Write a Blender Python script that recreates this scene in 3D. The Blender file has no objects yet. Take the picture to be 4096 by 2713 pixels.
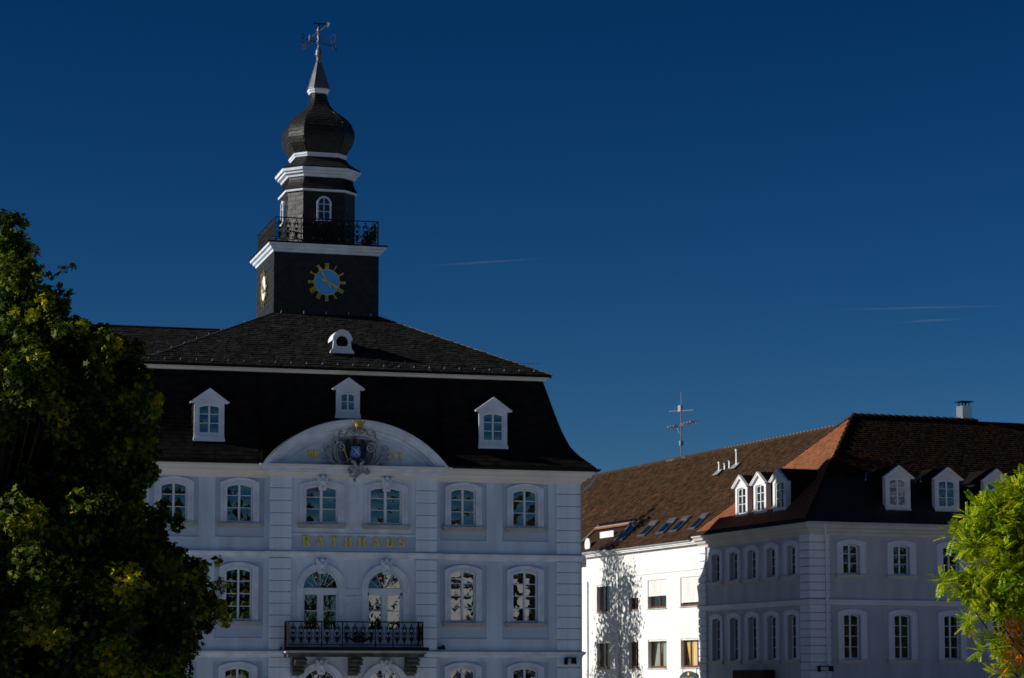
import bpy, math, random
from mathutils import Vector, Matrix
R = math.radians
rnd = random.Random(7)

# ------------------------------------------------------------------ camera, world, sun, exposure
sc = bpy.context.scene
cam = bpy.data.cameras.new('camera')
cam.sensor_width = 36.0; cam.lens = 85.0; cam.shift_y = 393 / 4096
cam.clip_start = 0.5; cam.clip_end = 60000
camo = bpy.data.objects.new('camera', cam); sc.collection.objects.link(camo)
camo.location = (0, 0, 3.2); camo.rotation_euler = (R(90 + 5.76), 0, 0)
sc.camera = camo
cam.dof.use_dof = True; cam.dof.focus_distance = 50.0; cam.dof.aperture_fstop = 3.2

SUN_AZ, SUN_EL = -99.0, 21.5            # azimuth clockwise from +Y (the viewing direction)
w = bpy.data.worlds.new('World'); sc.world = w; w.use_nodes = True
nt = w.node_tree; nt.nodes.clear()
sky = nt.nodes.new('ShaderNodeTexSky'); sky.sky_type = 'NISHITA'; sky.sun_disc = False
sky.sun_elevation = R(SUN_EL); sky.sun_rotation = R(SUN_AZ)
sky.air_density = 0.9; sky.dust_density = 0.05; sky.ozone_density = 3.6; sky.altitude = 1500
sc1 = nt.nodes.new('ShaderNodeVectorMath'); sc1.operation = 'SCALE'; sc1.inputs['Scale'].default_value = 0.50
gm = nt.nodes.new('ShaderNodeGamma'); gm.inputs['Gamma'].default_value = 1.6        # deep, contrasty autumn blue
hs = nt.nodes.new('ShaderNodeHueSaturation'); hs.inputs['Saturation'].default_value = 1.12; hs.inputs['Value'].default_value = 0.86
bg = nt.nodes.new('ShaderNodeBackground'); bg.inputs['Strength'].default_value = 0.05
wo = nt.nodes.new('ShaderNodeOutputWorld')
nt.links.new(sky.outputs[0], sc1.inputs[0]); nt.links.new(sc1.outputs[0], gm.inputs['Color']); nt.links.new(gm.outputs[0], hs.inputs['Color']); nt.links.new(hs.outputs[0], bg.inputs['Color'])
nt.links.new(bg.outputs[0], wo.inputs['Surface'])

sl = bpy.data.lights.new('sun', 'SUN'); sl.energy = 4.9; sl.angle = R(0.5); sl.color = (1.0, 0.95, 0.87)
so = bpy.data.objects.new('sun', sl); sc.collection.objects.link(so)
sd = Vector((math.sin(R(SUN_AZ)) * math.cos(R(SUN_EL)), math.cos(R(SUN_AZ)) * math.cos(R(SUN_EL)), math.sin(R(SUN_EL))))
so.rotation_euler = sd.to_track_quat('Z', 'Y').to_euler(); so.location = sd * 200
vs = sc.view_settings
vs.view_transform = 'Standard'; vs.look = 'None'; vs.exposure = 0.0; vs.gamma = 1.0; vs.use_curve_mapping = False

# ------------------------------------------------------------------ materials
def mat(name, col, rough=0.8, spec=0.3, noise=0.0, scale=1.0, col2=None, bump=0.0, bscale=20.0, metal=0.0, detail=5, contrast=(0.35, 0.65), stretch=None):
    m = bpy.data.materials.new(name); m.use_nodes = True
    t = m.node_tree; b = t.nodes['Principled BSDF']
    b.inputs['Roughness'].default_value = rough; b.inputs['Metallic'].default_value = metal
    b.inputs['Specular IOR Level'].default_value = spec
    b.inputs['Base Color'].default_value = (*col, 1)
    tc = t.nodes.new('ShaderNodeTexCoord'); src = tc.outputs['Object']
    if stretch:
        mp = t.nodes.new('ShaderNodeMapping'); mp.inputs['Scale'].default_value = stretch
        t.links.new(src, mp.inputs['Vector']); src = mp.outputs[0]
    if noise > 0 or col2:
        n = t.nodes.new('ShaderNodeTexNoise'); n.inputs['Scale'].default_value = scale; n.inputs['Detail'].default_value = detail
        t.links.new(src, n.inputs['Vector'])
        r = t.nodes.new('ShaderNodeValToRGB'); r.color_ramp.elements[0].position = contrast[0]; r.color_ramp.elements[1].position = contrast[1]
        c2 = col2 if col2 else tuple(c * (1 - noise) for c in col)
        r.color_ramp.elements[0].color = (*c2, 1); r.color_ramp.elements[1].color = (*col, 1)
        t.links.new(n.outputs['Fac'], r.inputs['Fac']); t.links.new(r.outputs['Color'], b.inputs['Base Color'])
    if bump > 0:
        n2 = t.nodes.new('ShaderNodeTexNoise'); n2.inputs['Scale'].default_value = bscale; n2.inputs['Detail'].default_value = 6
        t.links.new(src, n2.inputs['Vector'])
        bp = t.nodes.new('ShaderNodeBump'); bp.inputs['Strength'].default_value = bump; bp.inputs['Distance'].default_value = 0.02
        t.links.new(n2.outputs['Fac'], bp.inputs['Height']); t.links.new(bp.outputs['Normal'], b.inputs['Normal'])
    return m

def island_mat(name, c1, c2, rough, spec, patch=None, bump=0.3):
    """tiles: every loose piece gets its own tone; patch = (colour, scale, lo, hi) adds weathered areas"""
    m = bpy.data.materials.new(name); m.use_nodes = True
    t = m.node_tree; b = t.nodes['Principled BSDF']
    b.inputs['Roughness'].default_value = rough; b.inputs['Specular IOR Level'].default_value = spec
    g = t.nodes.new('ShaderNodeNewGeometry'); r = t.nodes.new('ShaderNodeValToRGB')
    r.color_ramp.elements[0].color = (*c1, 1); r.color_ramp.elements[1].color = (*c2, 1)
    t.links.new(g.outputs['Random Per Island'], r.inputs['Fac'])
    out = r.outputs['Color']
    tc = t.nodes.new('ShaderNodeTexCoord')
    if patch:
        n = t.nodes.new('ShaderNodeTexNoise'); n.inputs['Scale'].default_value = patch[1]; n.inputs['Detail'].default_value = 7
        n.inputs['Roughness'].default_value = 0.7
        t.links.new(tc.outputs['Object'], n.inputs['Vector'])
        rr = t.nodes.new('ShaderNodeValToRGB'); rr.color_ramp.elements[0].position = patch[2]; rr.color_ramp.elements[1].position = patch[3]
        t.links.new(n.outputs['Fac'], rr.inputs['Fac'])
        mx = t.nodes.new('ShaderNodeMix'); mx.data_type = 'RGBA'
        t.links.new(rr.outputs['Color'], mx.inputs['Factor']); t.links.new(out, mx.inputs['A'])
        mx.inputs['B'].default_value = (*patch[0], 1); out = mx.outputs['Result']
    t.links.new(out, b.inputs['Base Color'])
    n2 = t.nodes.new('ShaderNodeTexNoise'); n2.inputs['Scale'].default_value = 14; n2.inputs['Detail'].default_value = 6
    t.links.new(tc.outputs['Object'], n2.inputs['Vector'])
    bp = t.nodes.new('ShaderNodeBump'); bp.inputs['Strength'].default_value = bump; bp.inputs['Distance'].default_value = 0.02
    t.links.new(n2.outputs['Fac'], bp.inputs['Height']); t.links.new(bp.outputs['Normal'], b.inputs['Normal'])
    return m

def glass_mat(name, base, fac, clear=False):
    m = bpy.data.materials.new(name); m.use_nodes = True
    t = m.node_tree; t.nodes.remove(t.nodes['Principled BSDF']); o = t.nodes['Material Output']
    if clear:
        d = t.nodes.new('ShaderNodeBsdfTransparent'); d.inputs['Color'].default_value = (*base, 1)
    else:
        d = t.nodes.new('ShaderNodeBsdfDiffuse'); d.inputs['Color'].default_value = (*base, 1)
    g = t.nodes.new('ShaderNodeBsdfGlossy'); g.inputs['Roughness'].default_value = 0.012; g.inputs['Color'].default_value = (0.9, 0.93, 0.95, 1)
    lw = t.nodes.new('ShaderNodeLayerWeight'); lw.inputs['Blend'].default_value = 0.25
    mr = t.nodes.new('ShaderNodeMapRange'); mr.inputs['To Min'].default_value = fac; mr.inputs['To Max'].default_value = 0.95
    t.links.new(lw.outputs['Fresnel'], mr.inputs['Value'])
    tc = t.nodes.new('ShaderNodeTexCoord'); n = t.nodes.new('ShaderNodeTexNoise'); n.inputs['Scale'].default_value = 5.0; n.inputs['Detail'].default_value = 1
    t.links.new(tc.outputs['Object'], n.inputs['Vector'])
    bp = t.nodes.new('ShaderNodeBump'); bp.inputs['Strength'].default_value = 0.10; bp.inputs['Distance'].default_value = 0.02
    t.links.new(n.outputs['Fac'], bp.inputs['Height']); t.links.new(bp.outputs['Normal'], g.inputs['Normal'])
    mx = t.nodes.new('ShaderNodeMixShader'); t.links.new(mr.outputs[0], mx.inputs['Fac'])
    t.links.new(d.outputs[0], mx.inputs[1]); t.links.new(g.outputs[0], mx.inputs[2]); t.links.new(mx.outputs[0], o.inputs['Surface'])
    return m

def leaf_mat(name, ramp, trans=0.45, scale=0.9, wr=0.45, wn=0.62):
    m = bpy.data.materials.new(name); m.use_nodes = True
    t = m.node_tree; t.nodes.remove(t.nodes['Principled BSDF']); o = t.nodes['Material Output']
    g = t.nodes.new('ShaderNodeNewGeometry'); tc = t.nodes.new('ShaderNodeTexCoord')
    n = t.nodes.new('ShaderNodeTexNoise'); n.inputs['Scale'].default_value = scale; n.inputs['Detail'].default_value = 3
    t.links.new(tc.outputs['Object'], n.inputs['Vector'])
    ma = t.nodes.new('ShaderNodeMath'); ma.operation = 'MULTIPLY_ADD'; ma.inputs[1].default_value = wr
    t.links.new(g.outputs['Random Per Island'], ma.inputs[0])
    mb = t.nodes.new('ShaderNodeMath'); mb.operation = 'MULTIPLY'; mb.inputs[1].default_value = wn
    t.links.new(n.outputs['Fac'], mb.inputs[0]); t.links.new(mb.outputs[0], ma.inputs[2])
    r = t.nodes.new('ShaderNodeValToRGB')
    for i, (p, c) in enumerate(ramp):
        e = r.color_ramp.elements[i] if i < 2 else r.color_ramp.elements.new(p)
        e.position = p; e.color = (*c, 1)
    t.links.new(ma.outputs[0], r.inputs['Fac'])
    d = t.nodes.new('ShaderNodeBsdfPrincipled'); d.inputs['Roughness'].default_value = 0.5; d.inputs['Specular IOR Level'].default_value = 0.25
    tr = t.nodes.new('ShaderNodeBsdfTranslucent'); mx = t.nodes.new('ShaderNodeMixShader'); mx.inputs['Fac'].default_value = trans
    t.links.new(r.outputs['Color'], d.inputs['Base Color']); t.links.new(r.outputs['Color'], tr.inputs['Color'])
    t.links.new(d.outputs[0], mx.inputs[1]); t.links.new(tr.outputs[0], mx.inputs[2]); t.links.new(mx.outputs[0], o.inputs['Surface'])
    return m

M = {}
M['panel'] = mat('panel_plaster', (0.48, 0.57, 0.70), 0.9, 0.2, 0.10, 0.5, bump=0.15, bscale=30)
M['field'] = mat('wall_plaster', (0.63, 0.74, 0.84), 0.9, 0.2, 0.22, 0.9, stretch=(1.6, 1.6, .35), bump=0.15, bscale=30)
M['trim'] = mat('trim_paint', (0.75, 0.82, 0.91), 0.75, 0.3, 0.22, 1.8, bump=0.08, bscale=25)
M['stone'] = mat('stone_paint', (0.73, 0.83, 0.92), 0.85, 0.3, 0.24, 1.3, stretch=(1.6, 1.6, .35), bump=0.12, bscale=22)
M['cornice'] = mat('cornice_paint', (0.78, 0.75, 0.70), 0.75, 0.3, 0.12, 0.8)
M['frame'] = mat('window_paint', (0.78, 0.82, 0.84), 0.5, 0.4)
M['cartouche'] = mat('weathered_stucco', (0.46, 0.50, 0.54), 0.9, 0.2, 0.55, 7.0, bump=0.4, bscale=14)
M['recess'] = mat('dark_recess', (0.22, 0.24, 0.27), 0.9, 0.1, 0.4, 5.0)  # field behind the carving, darker than the stucco
M['mortar'] = mat('ridge_mortar', (0.20, 0.17, 0.15), 0.9, 0.1, 0.4, 5.0)
M['sill'] = mat('sill_stone', (0.50, 0.49, 0.46), 0.8, 0.3, 0.25, 2.0)
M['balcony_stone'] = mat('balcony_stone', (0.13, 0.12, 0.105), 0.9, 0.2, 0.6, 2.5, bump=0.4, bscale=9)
M['slate'] = island_mat('slate', (0.015, 0.015, 0.014), (0.026, 0.026, 0.024), 0.48, 0.25)
M['slate_m'] = island_mat('mansard_slate', (0.008, 0.007, 0.0065), (0.016, 0.0145, 0.013), 0.85, 0.04)
M['slate_base'] = mat('slate_base', (0.011, 0.0105, 0.010), 0.85, 0.05, 0.3, 1.0, bump=0.3, bscale=8)
M['slate_roof'] = island_mat('slate_roof', (0.014, 0.0135, 0.013), (0.030, 0.029, 0.028), 0.8, 0.06, ((0.085, 0.082, 0.08), 0.9, 0.60, 0.78))
M['lead'] = mat('lead_metal', (0.15, 0.155, 0.16), 0.5, 0.5, 0.3, 3.0, metal=0.5)
M['zinc'] = mat('zinc', (0.45, 0.47, 0.50), 0.4, 0.5, 0.25, 3.0, metal=0.4)
M['steel'] = mat('stainless', (0.55, 0.55, 0.55), 0.32, 0.5, 0.1, 3.0, metal=0.85)
M['iron'] = mat('black_iron', (0.008, 0.008, 0.009), 0.6, 0.12)
M['gold'] = mat('gold_leaf', (1.0, 0.74, 0.09), 0.35, 0.5, 0.25, 9.0)
M['gold_dull'] = mat('dull_gold', (0.42, 0.33, 0.07), 0.45, 0.5, 0.6, 9.0)
M['gold_old'] = mat('aged_gold', (0.75, 0.60, 0.13), 0.5, 0.4, 0.3, 9.0)
M['blue'] = mat('clock_blue', (0.08, 0.42, 0.92), 0.4, 0.5)
M['shield'] = mat('shield_blue', (0.10, 0.24, 0.66), 0.5, 0.5)
M['blackp'] = mat('black_paint', (0.012, 0.011, 0.010), 0.45, 0.4)
M['glass'] = glass_mat('old_glass', (0.010, 0.011, 0.012), 0.20)
M['glass_b'] = glass_mat('plain_glass', (0.008, 0.008, 0.009), 0.10)
M['clear'] = glass_mat('clear_glass', (0.9, 0.92, 0.9), 0.10, True)
M['wall_b'] = mat('grey_plaster', (0.52, 0.53, 0.56), 0.9, 0.2, 0.18, 0.8, stretch=(1.6, 1.6, .35), bump=0.15, bscale=30)
M['trim_b'] = mat('pale_trim', (0.74, 0.76, 0.80), 0.8, 0.3, 0.10, 0.9)
M['stone_b'] = mat('quoin_paint', (0.80, 0.81, 0.84), 0.85, 0.3, 0.12, 0.7)
M['cornice_b'] = mat('cornice_cream', (0.60, 0.56, 0.51), 0.8, 0.3, 0.15, 0.8)
M['white'] = mat('white_render', (0.80, 0.80, 0.78), 0.9, 0.2, 0.14, 1.1, stretch=(1.6, 1.6, .4), bump=0.1, bscale=30)
M['dormer_white'] = mat('dormer_paint', (0.76, 0.76, 0.77), 0.7, 0.3, 0.2, 1.6)
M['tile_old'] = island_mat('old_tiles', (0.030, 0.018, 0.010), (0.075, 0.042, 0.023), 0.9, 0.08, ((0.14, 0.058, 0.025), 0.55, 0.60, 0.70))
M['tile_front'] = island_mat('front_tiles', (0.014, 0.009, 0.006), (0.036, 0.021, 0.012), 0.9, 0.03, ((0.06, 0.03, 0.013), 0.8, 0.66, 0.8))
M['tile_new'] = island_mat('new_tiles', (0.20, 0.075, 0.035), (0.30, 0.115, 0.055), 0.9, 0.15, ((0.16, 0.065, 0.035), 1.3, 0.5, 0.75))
M['tile_base'] = mat('tile_base', (0.035, 0.02, 0.012), 0.9, 0.1)
M['wood'] = mat('brown_wood', (0.16, 0.055, 0.032), 0.5, 0.4, 0.3, 8.0)
M['curtain'] = mat('net_curtain', (0.42, 0.44, 0.42), 0.9, 0.1)
M['curtain_y'] = mat('yellow_curtain', (0.75, 0.52, 0.16), 0.9, 0.1)
M['blind'] = mat('beige_blind', (0.78, 0.60, 0.36), 0.9, 0.1)
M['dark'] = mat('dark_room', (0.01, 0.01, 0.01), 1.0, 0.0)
M['red_dark'] = mat('awning_red', (0.07, 0.018, 0.012), 0.8, 0.2)
M['bark'] = mat('bark', (0.05, 0.038, 0.028), 0.95, 0.1, 0.5, 6.0, bump=0.6, bscale=12)
M['leaf_l'] = leaf_mat('maple_leaves', [(0.0, (0.010, 0.020, 0.003)), (0.48, (0.021, 0.046, 0.003)), (0.62, (0.19, 0.26, 0.008)), (0.80, (0.75, 0.56, 0.012))], 0.55, 1.1, 0.24, 0.80)  # bright ramp end paints sunlit sprays into the leaves, dark end the shade
M['leaf_r'] = leaf_mat('pinnate_leaves', [(0.0, (0.04, 0.12, 0.004)), (0.38, (0.17, 0.34, 0.008)), (0.54, (0.45, 0.56, 0.012)), (0.82, (0.66, 0.60, 0.02))], 0.52, 1.8)
M['leaf_o'] = leaf_mat('autumn_leaves', [(0.0, (0.60, 0.20, 0.02)), (0.5, (0.85, 0.34, 0.04)), (0.7, (0.80, 0.48, 0.05))], 0.5, 1.5)
M['leaf_d'] = leaf_mat('dark_leaves', [(0.0, (0.015, 0.03, 0.006)), (0.6, (0.05, 0.08, 0.012)), (0.8, (0.09, 0.11, 0.02))], 0.3, 0.9)
M['paving'] = mat('paving', (0.46, 0.47, 0.49), 0.9, 0.2, 0.3, 0.3, bump=0.2, bscale=3)
M['grass'] = mat('ground_far', (0.32, 0.32, 0.31), 1.0, 0.1, 0.3, 0.01)

# ------------------------------------------------------------------ mesh helpers
class MB:
    def __init__(s): s.v = []; s.f = []
    def add(s, vs, fs):
        o = len(s.v); s.v.extend(vs); s.f.extend([tuple(i + o for i in f) for f in fs])
    def box(s, x0, x1, y0, y1, z0, z1):
        s.add([(x0, y0, z0), (x1, y0, z0), (x1, y1, z0), (x0, y1, z0), (x0, y0, z1), (x1, y0, z1), (x1, y1, z1), (x0, y1, z1)],
              [(0, 3, 2, 1), (4, 5, 6, 7), (0, 1, 5, 4), (1, 2, 6, 5), (2, 3, 7, 6), (3, 0, 4, 7)])
    def prism(s, poly, y0, y1):
        """poly: (x,z) points counter-clockwise seen from -y; extruded from y0 (front) to y1"""
        n = len(poly)
        s.add([(x, y0, z) for x, z in poly] + [(x, y1, z) for x, z in poly],
              [tuple(range(n)), tuple(range(2 * n - 1, n - 1, -1))] + [((i + 1) % n, i, i + n, (i + 1) % n + n) for i in range(n)])
    def ring(s, outer, inner, y0, y1, closed=False):
        """band between two equally long polylines in the xz plane"""
        n = len(outer); k = n if closed else n - 1
        V = [(x, y0, z) for x, z in outer] + [(x, y0, z) for x, z in inner] + [(x, y1, z) for x, z in outer] + [(x, y1, z) for x, z in inner]
        F = []
        for i in range(k):
            j = (i + 1) % n
            F += [(i, j, n + j, n + i), (2 * n + i, 3 * n + i, 3 * n + j, 2 * n + j), (i, 2 * n + i, 2 * n + j, j), (n + i, n + j, 3 * n + j, 3 * n + i)]
        if not closed:
            F += [(0, n, 3 * n, 2 * n), (n - 1, 3 * n - 1, 4 * n - 1, 2 * n - 1)]
        s.add(V, F)
    def loft(s, secs, cap=True, closed=True):
        n = len(secs[0]); V = [p for q in secs for p in q]; F = []
        for a in range(len(secs) - 1):
            for i in range(n if closed else n - 1):
                j = (i + 1) % n
                F.append((a * n + i, a * n + j, (a + 1) * n + j, (a + 1) * n + i))
        if cap: F += [tuple(range(n - 1, -1, -1)), tuple((len(secs) - 1) * n + i for i in range(n))]
        s.add(V, F)
    def tube(s, pts, r, n=6, cap=True):
        if not isinstance(r, (list, tuple)): r = [r] * len(pts)
        P = [Vector(p) for p in pts]; secs = []; ref = None
        for i, p in enumerate(P):
            d = (P[min(i + 1, len(P) - 1)] - P[max(i - 1, 0)])
            if d.length < 1e-9: d = Vector((0, 0, 1))
            d.normalize()
            if ref is None: ref = Vector((0, 1, 0)) if abs(d.y) < 0.9 else Vector((1, 0, 0))
            a = d.cross(ref)
            if a.length < 1e-6: a = d.orthogonal()
            a.normalize(); b = a.cross(d); b.normalize(); ref = b
            secs.append([tuple(p + (a * math.cos(t) + b * math.sin(t)) * r[i]) for t in [2 * math.pi * k / n for k in range(n)]])
        s.loft(secs, cap)
    def lathe(s, prof, cx, cy, n=10, ph=0.0):
        s.loft([[(cx + r * math.cos(ph + 2 * math.pi * k / n), cy + r * math.sin(ph + 2 * math.pi * k / n), z) for k in range(n)] for r, z in prof])
    def sweep(s, path, prof, closed=True):
        """path (x,y) counter-clockwise seen from above; prof = (outward offset, z)"""
        n = len(path); nr = []
        for i in range(n):
            p = Vector(path[i]); a = Vector(path[i - 1]) if (closed or i > 0) else None
            b = Vector(path[(i + 1) % n]) if (closed or i < n - 1) else None
            n1 = n2 = None
            if a is not None: d = (p - a).normalized(); n1 = Vector((d.y, -d.x))
            if b is not None: d = (b - p).normalized(); n2 = Vector((d.y, -d.x))
            if n1 is None: m = n2
            elif n2 is None: m = n1
            else: m = (n1 + n2) / max(0.2, 1 + n1.dot(n2))
            nr.append(m)
        k = len(prof); V = []; F = []
        for i in range(n):
            for o, z in prof: V.append((path[i][0] + nr[i].x * o, path[i][1] + nr[i].y * o, z))
        for i in range(n if closed else n - 1):
            j = (i + 1) % n
            for a in range(k - 1): F.append((i * k + a, j * k + a, j * k + a + 1, i * k + a + 1))
        if not closed: F += [tuple(range(k - 1, -1, -1)), tuple((n - 1) * k + a for a in range(k))]
        s.add(V, F)
    def mesh(s, name, m, smooth=False):
        me = bpy.data.meshes.new(name); me.from_pydata(s.v, [], s.f)
        me.materials.append(M[m] if isinstance(m, str) else m)
        if smooth: me.polygons.foreach_set('use_smooth', [True] * len(me.polygons))
        me.update(); return me
    def build(s, name, m, parent=None, loc=(0, 0, 0), rz=0, smooth=False):
        return put(name, s.mesh(name, m, smooth), parent, loc, rz)

def put(name, me, parent=None, loc=(0, 0, 0), rz=0):
    o = bpy.data.objects.new(name, me); sc.collection.objects.link(o)
    o.location = loc; o.rotation_euler = (0, 0, rz)
    if parent: o.parent = parent
    return o
def tag(o, label, cat=None, group=None, kind=None):
    if label: o['label'] = label
    if cat: o['category'] = cat
    if group: o['group'] = group
    if kind: o['kind'] = kind
    return o
def thing(name, label, cat, loc=(0, 0, 0), rz=0, group=None):
    return tag(put(name, None, None, loc, rz), label, cat, group)
def bx(*a):
    m = MB(); m.box(*a); return m

def arc(w, zs, rise, n=6, cx=0.0):
    """segmental arch points from right springing to left springing"""
    h = w / 2
    if rise < 1e-4: return [(cx + h, zs), (cx - h, zs)]
    rad = (h * h + rise * rise) / (2 * rise); cz = zs + rise - rad; a = math.asin(min(1, h / rad))
    if rise > h * 0.999: a = math.pi / 2
    return [(cx + rad * math.sin(t), cz + rad * math.cos(t)) for t in [a - 2 * a * i / n for i in range(n + 1)]]
def outline(w, zb, zs, rise, n=6, cx=0.0):
    return [(cx - w / 2, zb), (cx + w / 2, zb)] + arc(w, zs, rise, n, cx)

def facade(mb, a0, a1, z0, z1, y, cols, depth):
    """wall sheet facing -y with openings; cols = [(centre, width, [(zb, zs, rise), ...])]"""
    cols = sorted(cols, key=lambda c: c[0]); x = a0
    def quad(xa, xb, za, zb): mb.add([(xa, y, za), (xb, y, za), (xb, y, zb), (xa, y, zb)], [(0, 1, 2, 3)])
    for c, wd, ops in cols:
        quad(x, c - wd / 2, z0, z1); z = z0
        for zb, zs, rise in sorted(ops):
            quad(c - wd / 2, c + wd / 2, z, zb)
            n = 12 if rise > wd * 0.4 else 6
            ar = arc(wd, zs, rise, n, c); top = zs + rise + 0.02
            pts = [(c + wd / 2, top), (c - wd / 2, top)]
            poly = ar + [pts[1], pts[0]]
            for i in range(len(ar) - 1):
                (xa, za), (xb, zbb) = ar[i], ar[i + 1]
                mb.add([(xb, y, zbb), (xa, y, za), (xa, y, top), (xb, y, top)], [(0, 1, 2, 3)])
            loop = [(c - wd / 2, zb), (c + wd / 2, zb)] + ar; m = len(loop)
            mb.add([(p[0], y, p[1]) for p in loop] + [(p[0], y + depth, p[1]) for p in loop],
                   [(i, i + m, (i + 1) % m + m, (i + 1) % m) for i in range(m)])
            z = top
        quad(c - wd / 2, c + wd / 2, z, z1); x = c + wd / 2
    quad(x, a1, z0, z1)

# ------------------------------------------------------------------ windows: prototypes and placing
PROTO = {}
def window_proto(key, w, h, rise, rows, reveal, surr=0.25, srise=None, out=0.07, sill=True, fm='frame', sm='trim', gm='glass', sillm='sill', mull=0.085, mun=0.032, bulge=0.0024, lug=True):
    """opening w wide, springing at h over the sill, meshes in window space (x, y into the wall, z from the sill)"""
    fr = MB(); yg = reveal
    o = outline(w, 0.0, h, rise, 6); b = 0.055
    i = outline(w - 2 * b, b + 0.03, h - b, rise, 6)
    fr.ring(o, i, yg - 0.05, yg + 0.03, True)
    fr.box(-mull / 2, mull / 2, yg - 0.065, yg + 0.03, b, h + rise - b)
    zs = [b + 0.03 + (h + rise - 2 * b) * r for r in rows]
    for z in zs: fr.box(-w / 2 + b, w / 2 - b, yg - 0.03, yg + 0.02, z - mun / 2, z + mun / 2)
    d = {'frame': fr.mesh('window', fm), 'panes': []}
    lv = [b + 0.03] + zs + [None]
    rad = ((w / 2) ** 2 + rise ** 2) / (2 * rise) if rise > 1e-4 else 0
    def top(x): return (h + rise - b - rad + math.sqrt(max(0, rad * rad - x * x))) if rad else h - b
    for sx in (-1, 1):
        xa, xb = (mull / 2 - 0.004, w / 2 - b + 0.004)
        for k in range(len(lv) - 1):
            za = lv[k] + (mun / 2 if k else 0); vs_ = []
            for var in range(2):
                p = MB(); N = 5; V = []; bl = bulge * (1, -0.7)[var]
                cxm = sx * (xa + xb) / 2
                for iz in range(N):
                    for ix in range(N):
                        fx = ix / (N - 1); x = sx * (xa + (xb - xa) * fx) if sx > 0 else -(xb + (xa - xb) * fx)
                        zt = lv[k + 1] - mun / 2 if lv[k + 1] is not None else top(x)
                        fz = iz / (N - 1); z = za + (zt - za) * fz
                        V.append((x, yg - 0.004 - bl * (1 - (2 * fx - 1) ** 2) * (1 - (2 * fz - 1) ** 2) * 1.6, z))
                p.add(V, [(iz * N + ix, iz * N + ix + 1, (iz + 1) * N + ix + 1, (iz + 1) * N + ix) for iz in range(N - 1) for ix in range(N - 1)])
                vs_.append(p.mesh('pane', gm, True))
            d['panes'].append(vs_)
    if surr:
        s_ = MB(); sr = srise if srise is not None else rise
        ow = w + 2 * surr
        base = -0.02
        def u(wd, hh, rs): return [(wd / 2, base)] + arc(wd, hh, rs, 8) + [(-wd / 2, base)]
        s_.ring(u(ow, h + surr * 0.55, sr), u(w, h, rise), -out, 0.01)
        s_.ring(u(ow + 0.004, h + surr * 0.55 + 0.002, sr), u(ow - 0.13, h + surr * 0.55 - 0.065, sr), -out - 0.035, -out + 0.01)
        s_.ring(u(w + 0.14, h + 0.07, rise), u(w - 0.002, h - 0.001, rise), -out - 0.018, -out + 0.01)
        d['surround'] = s_.mesh('surround', sm)
    if sill:
        s2 = MB(); ww = w / 2 + surr + 0.10
        s2.box(-ww + 0.05, ww - 0.05, -out - 0.06, 0.02, -0.20, -0.11)
        s2.box(-ww, ww, -out - 0.13, 0.02, -0.11, -0.021)
        s2.box(-w / 2 + 0.002, w / 2 - 0.002, 0.0, reveal - 0.03, -0.018, 0.012)
        d['sill'] = s2.mesh('sill', sillm)
    PROTO[key] = d
def place_window(key, parent, loc, rz=0, label=None, level3=True):
    d = PROTO[key]; wdw = put('window', d['frame'], parent, loc, rz)
    if label: wdw['label'] = label
    tgt = wdw if level3 else parent
    def sub(n, me):
        return put(n, me, wdw) if level3 else put(n, me, parent, loc, rz)
    for v in d['panes']: sub('pane', v[0 if rnd.random() < 0.7 else 1])
    if 'surround' in d: sub('surround', d['surround'])
    if 'sill' in d: sub('sill', d['sill'])
    return wdw

# ------------------------------------------------------------------ tiles and slates
def facet_tiles(edgeL, edgeR, t0, t1, rows, tw, lift, jit=0.0, over=1.15, skip=None, pieces=None, diag=0.0):
    """edgeL(t)/edgeR(t): 3D points; slabs laid in courses from t0 (bottom) to t1 (top).
    returns one MB; or appends single MBs to pieces"""
    mb = MB()
    for r in range(rows):
        ta = t0 + (t1 - t0) * r / rows; tb = t0 + (t1 - t0) * min(rows, (r + over)) / rows
        La, Ra, Lb, Rb = Vector(edgeL(ta)), Vector(edgeR(ta)), Vector(edgeL(tb)), Vector(edgeR(tb))
        wd = (Ra - La).length
        if wd < tw * 0.3: continue
        U = (Ra - La).normalized(); up = ((Lb + Rb) / 2 - (La + Ra) / 2); N = U.cross(up).normalized()
        off = (0.5 if r % 2 else 0.0) + (rnd.random() - 0.5) * 0.2
        x = -off * tw; wdb = (Rb - Lb).length; xo = (Lb - La).dot(U)
        while x < wd:
            a = max(0, x + 0.006); b = min(wd, x + tw - 0.006)
            x += tw
            if b - a < 0.05: continue
            if skip and skip(La + U * (a + b) / 2): continue
            # top edge follows the facet sides
            a2 = min(max(a, xo), xo + wdb); b2 = min(max(b, xo), xo + wdb)
            if b2 - a2 < 0.01: a2 = b2 = min(max((a + b) / 2, xo), xo + wdb); a2 -= 0.005; b2 += 0.005
            base = Lb - U * xo
            j = lift * (1 + jit * (rnd.random() - 0.3)); j2 = lift * (1 + jit * (rnd.random() - 0.3))
            dz = up * (jit * 0.05 * (rnd.random() - 0.5))
            p0 = La + U * a + N * j + dz; p1 = La + U * b + N * j2 + dz
            p2 = base + U * b2 + N * 0.003; p3 = base + U * a2 + N * 0.003
            q0 = La + U * a - N * 0.01 + dz; q1 = La + U * b - N * 0.01 + dz
            V = [tuple(p) for p in (p0, p1, p2, p3, q0, q1)]; F = [(0, 1, 2, 3), (4, 5, 1, 0), (4, 0, 3), (5, 2, 1)]
            if pieces is not None:
                m1 = MB(); m1.add(V, F); pieces.append(m1)
            else: mb.add(V, F)
    return mb
def lerp3(a, b): 
    a, b = Vector(a), Vector(b)
    return lambda t: a + (b - a) * t

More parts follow.
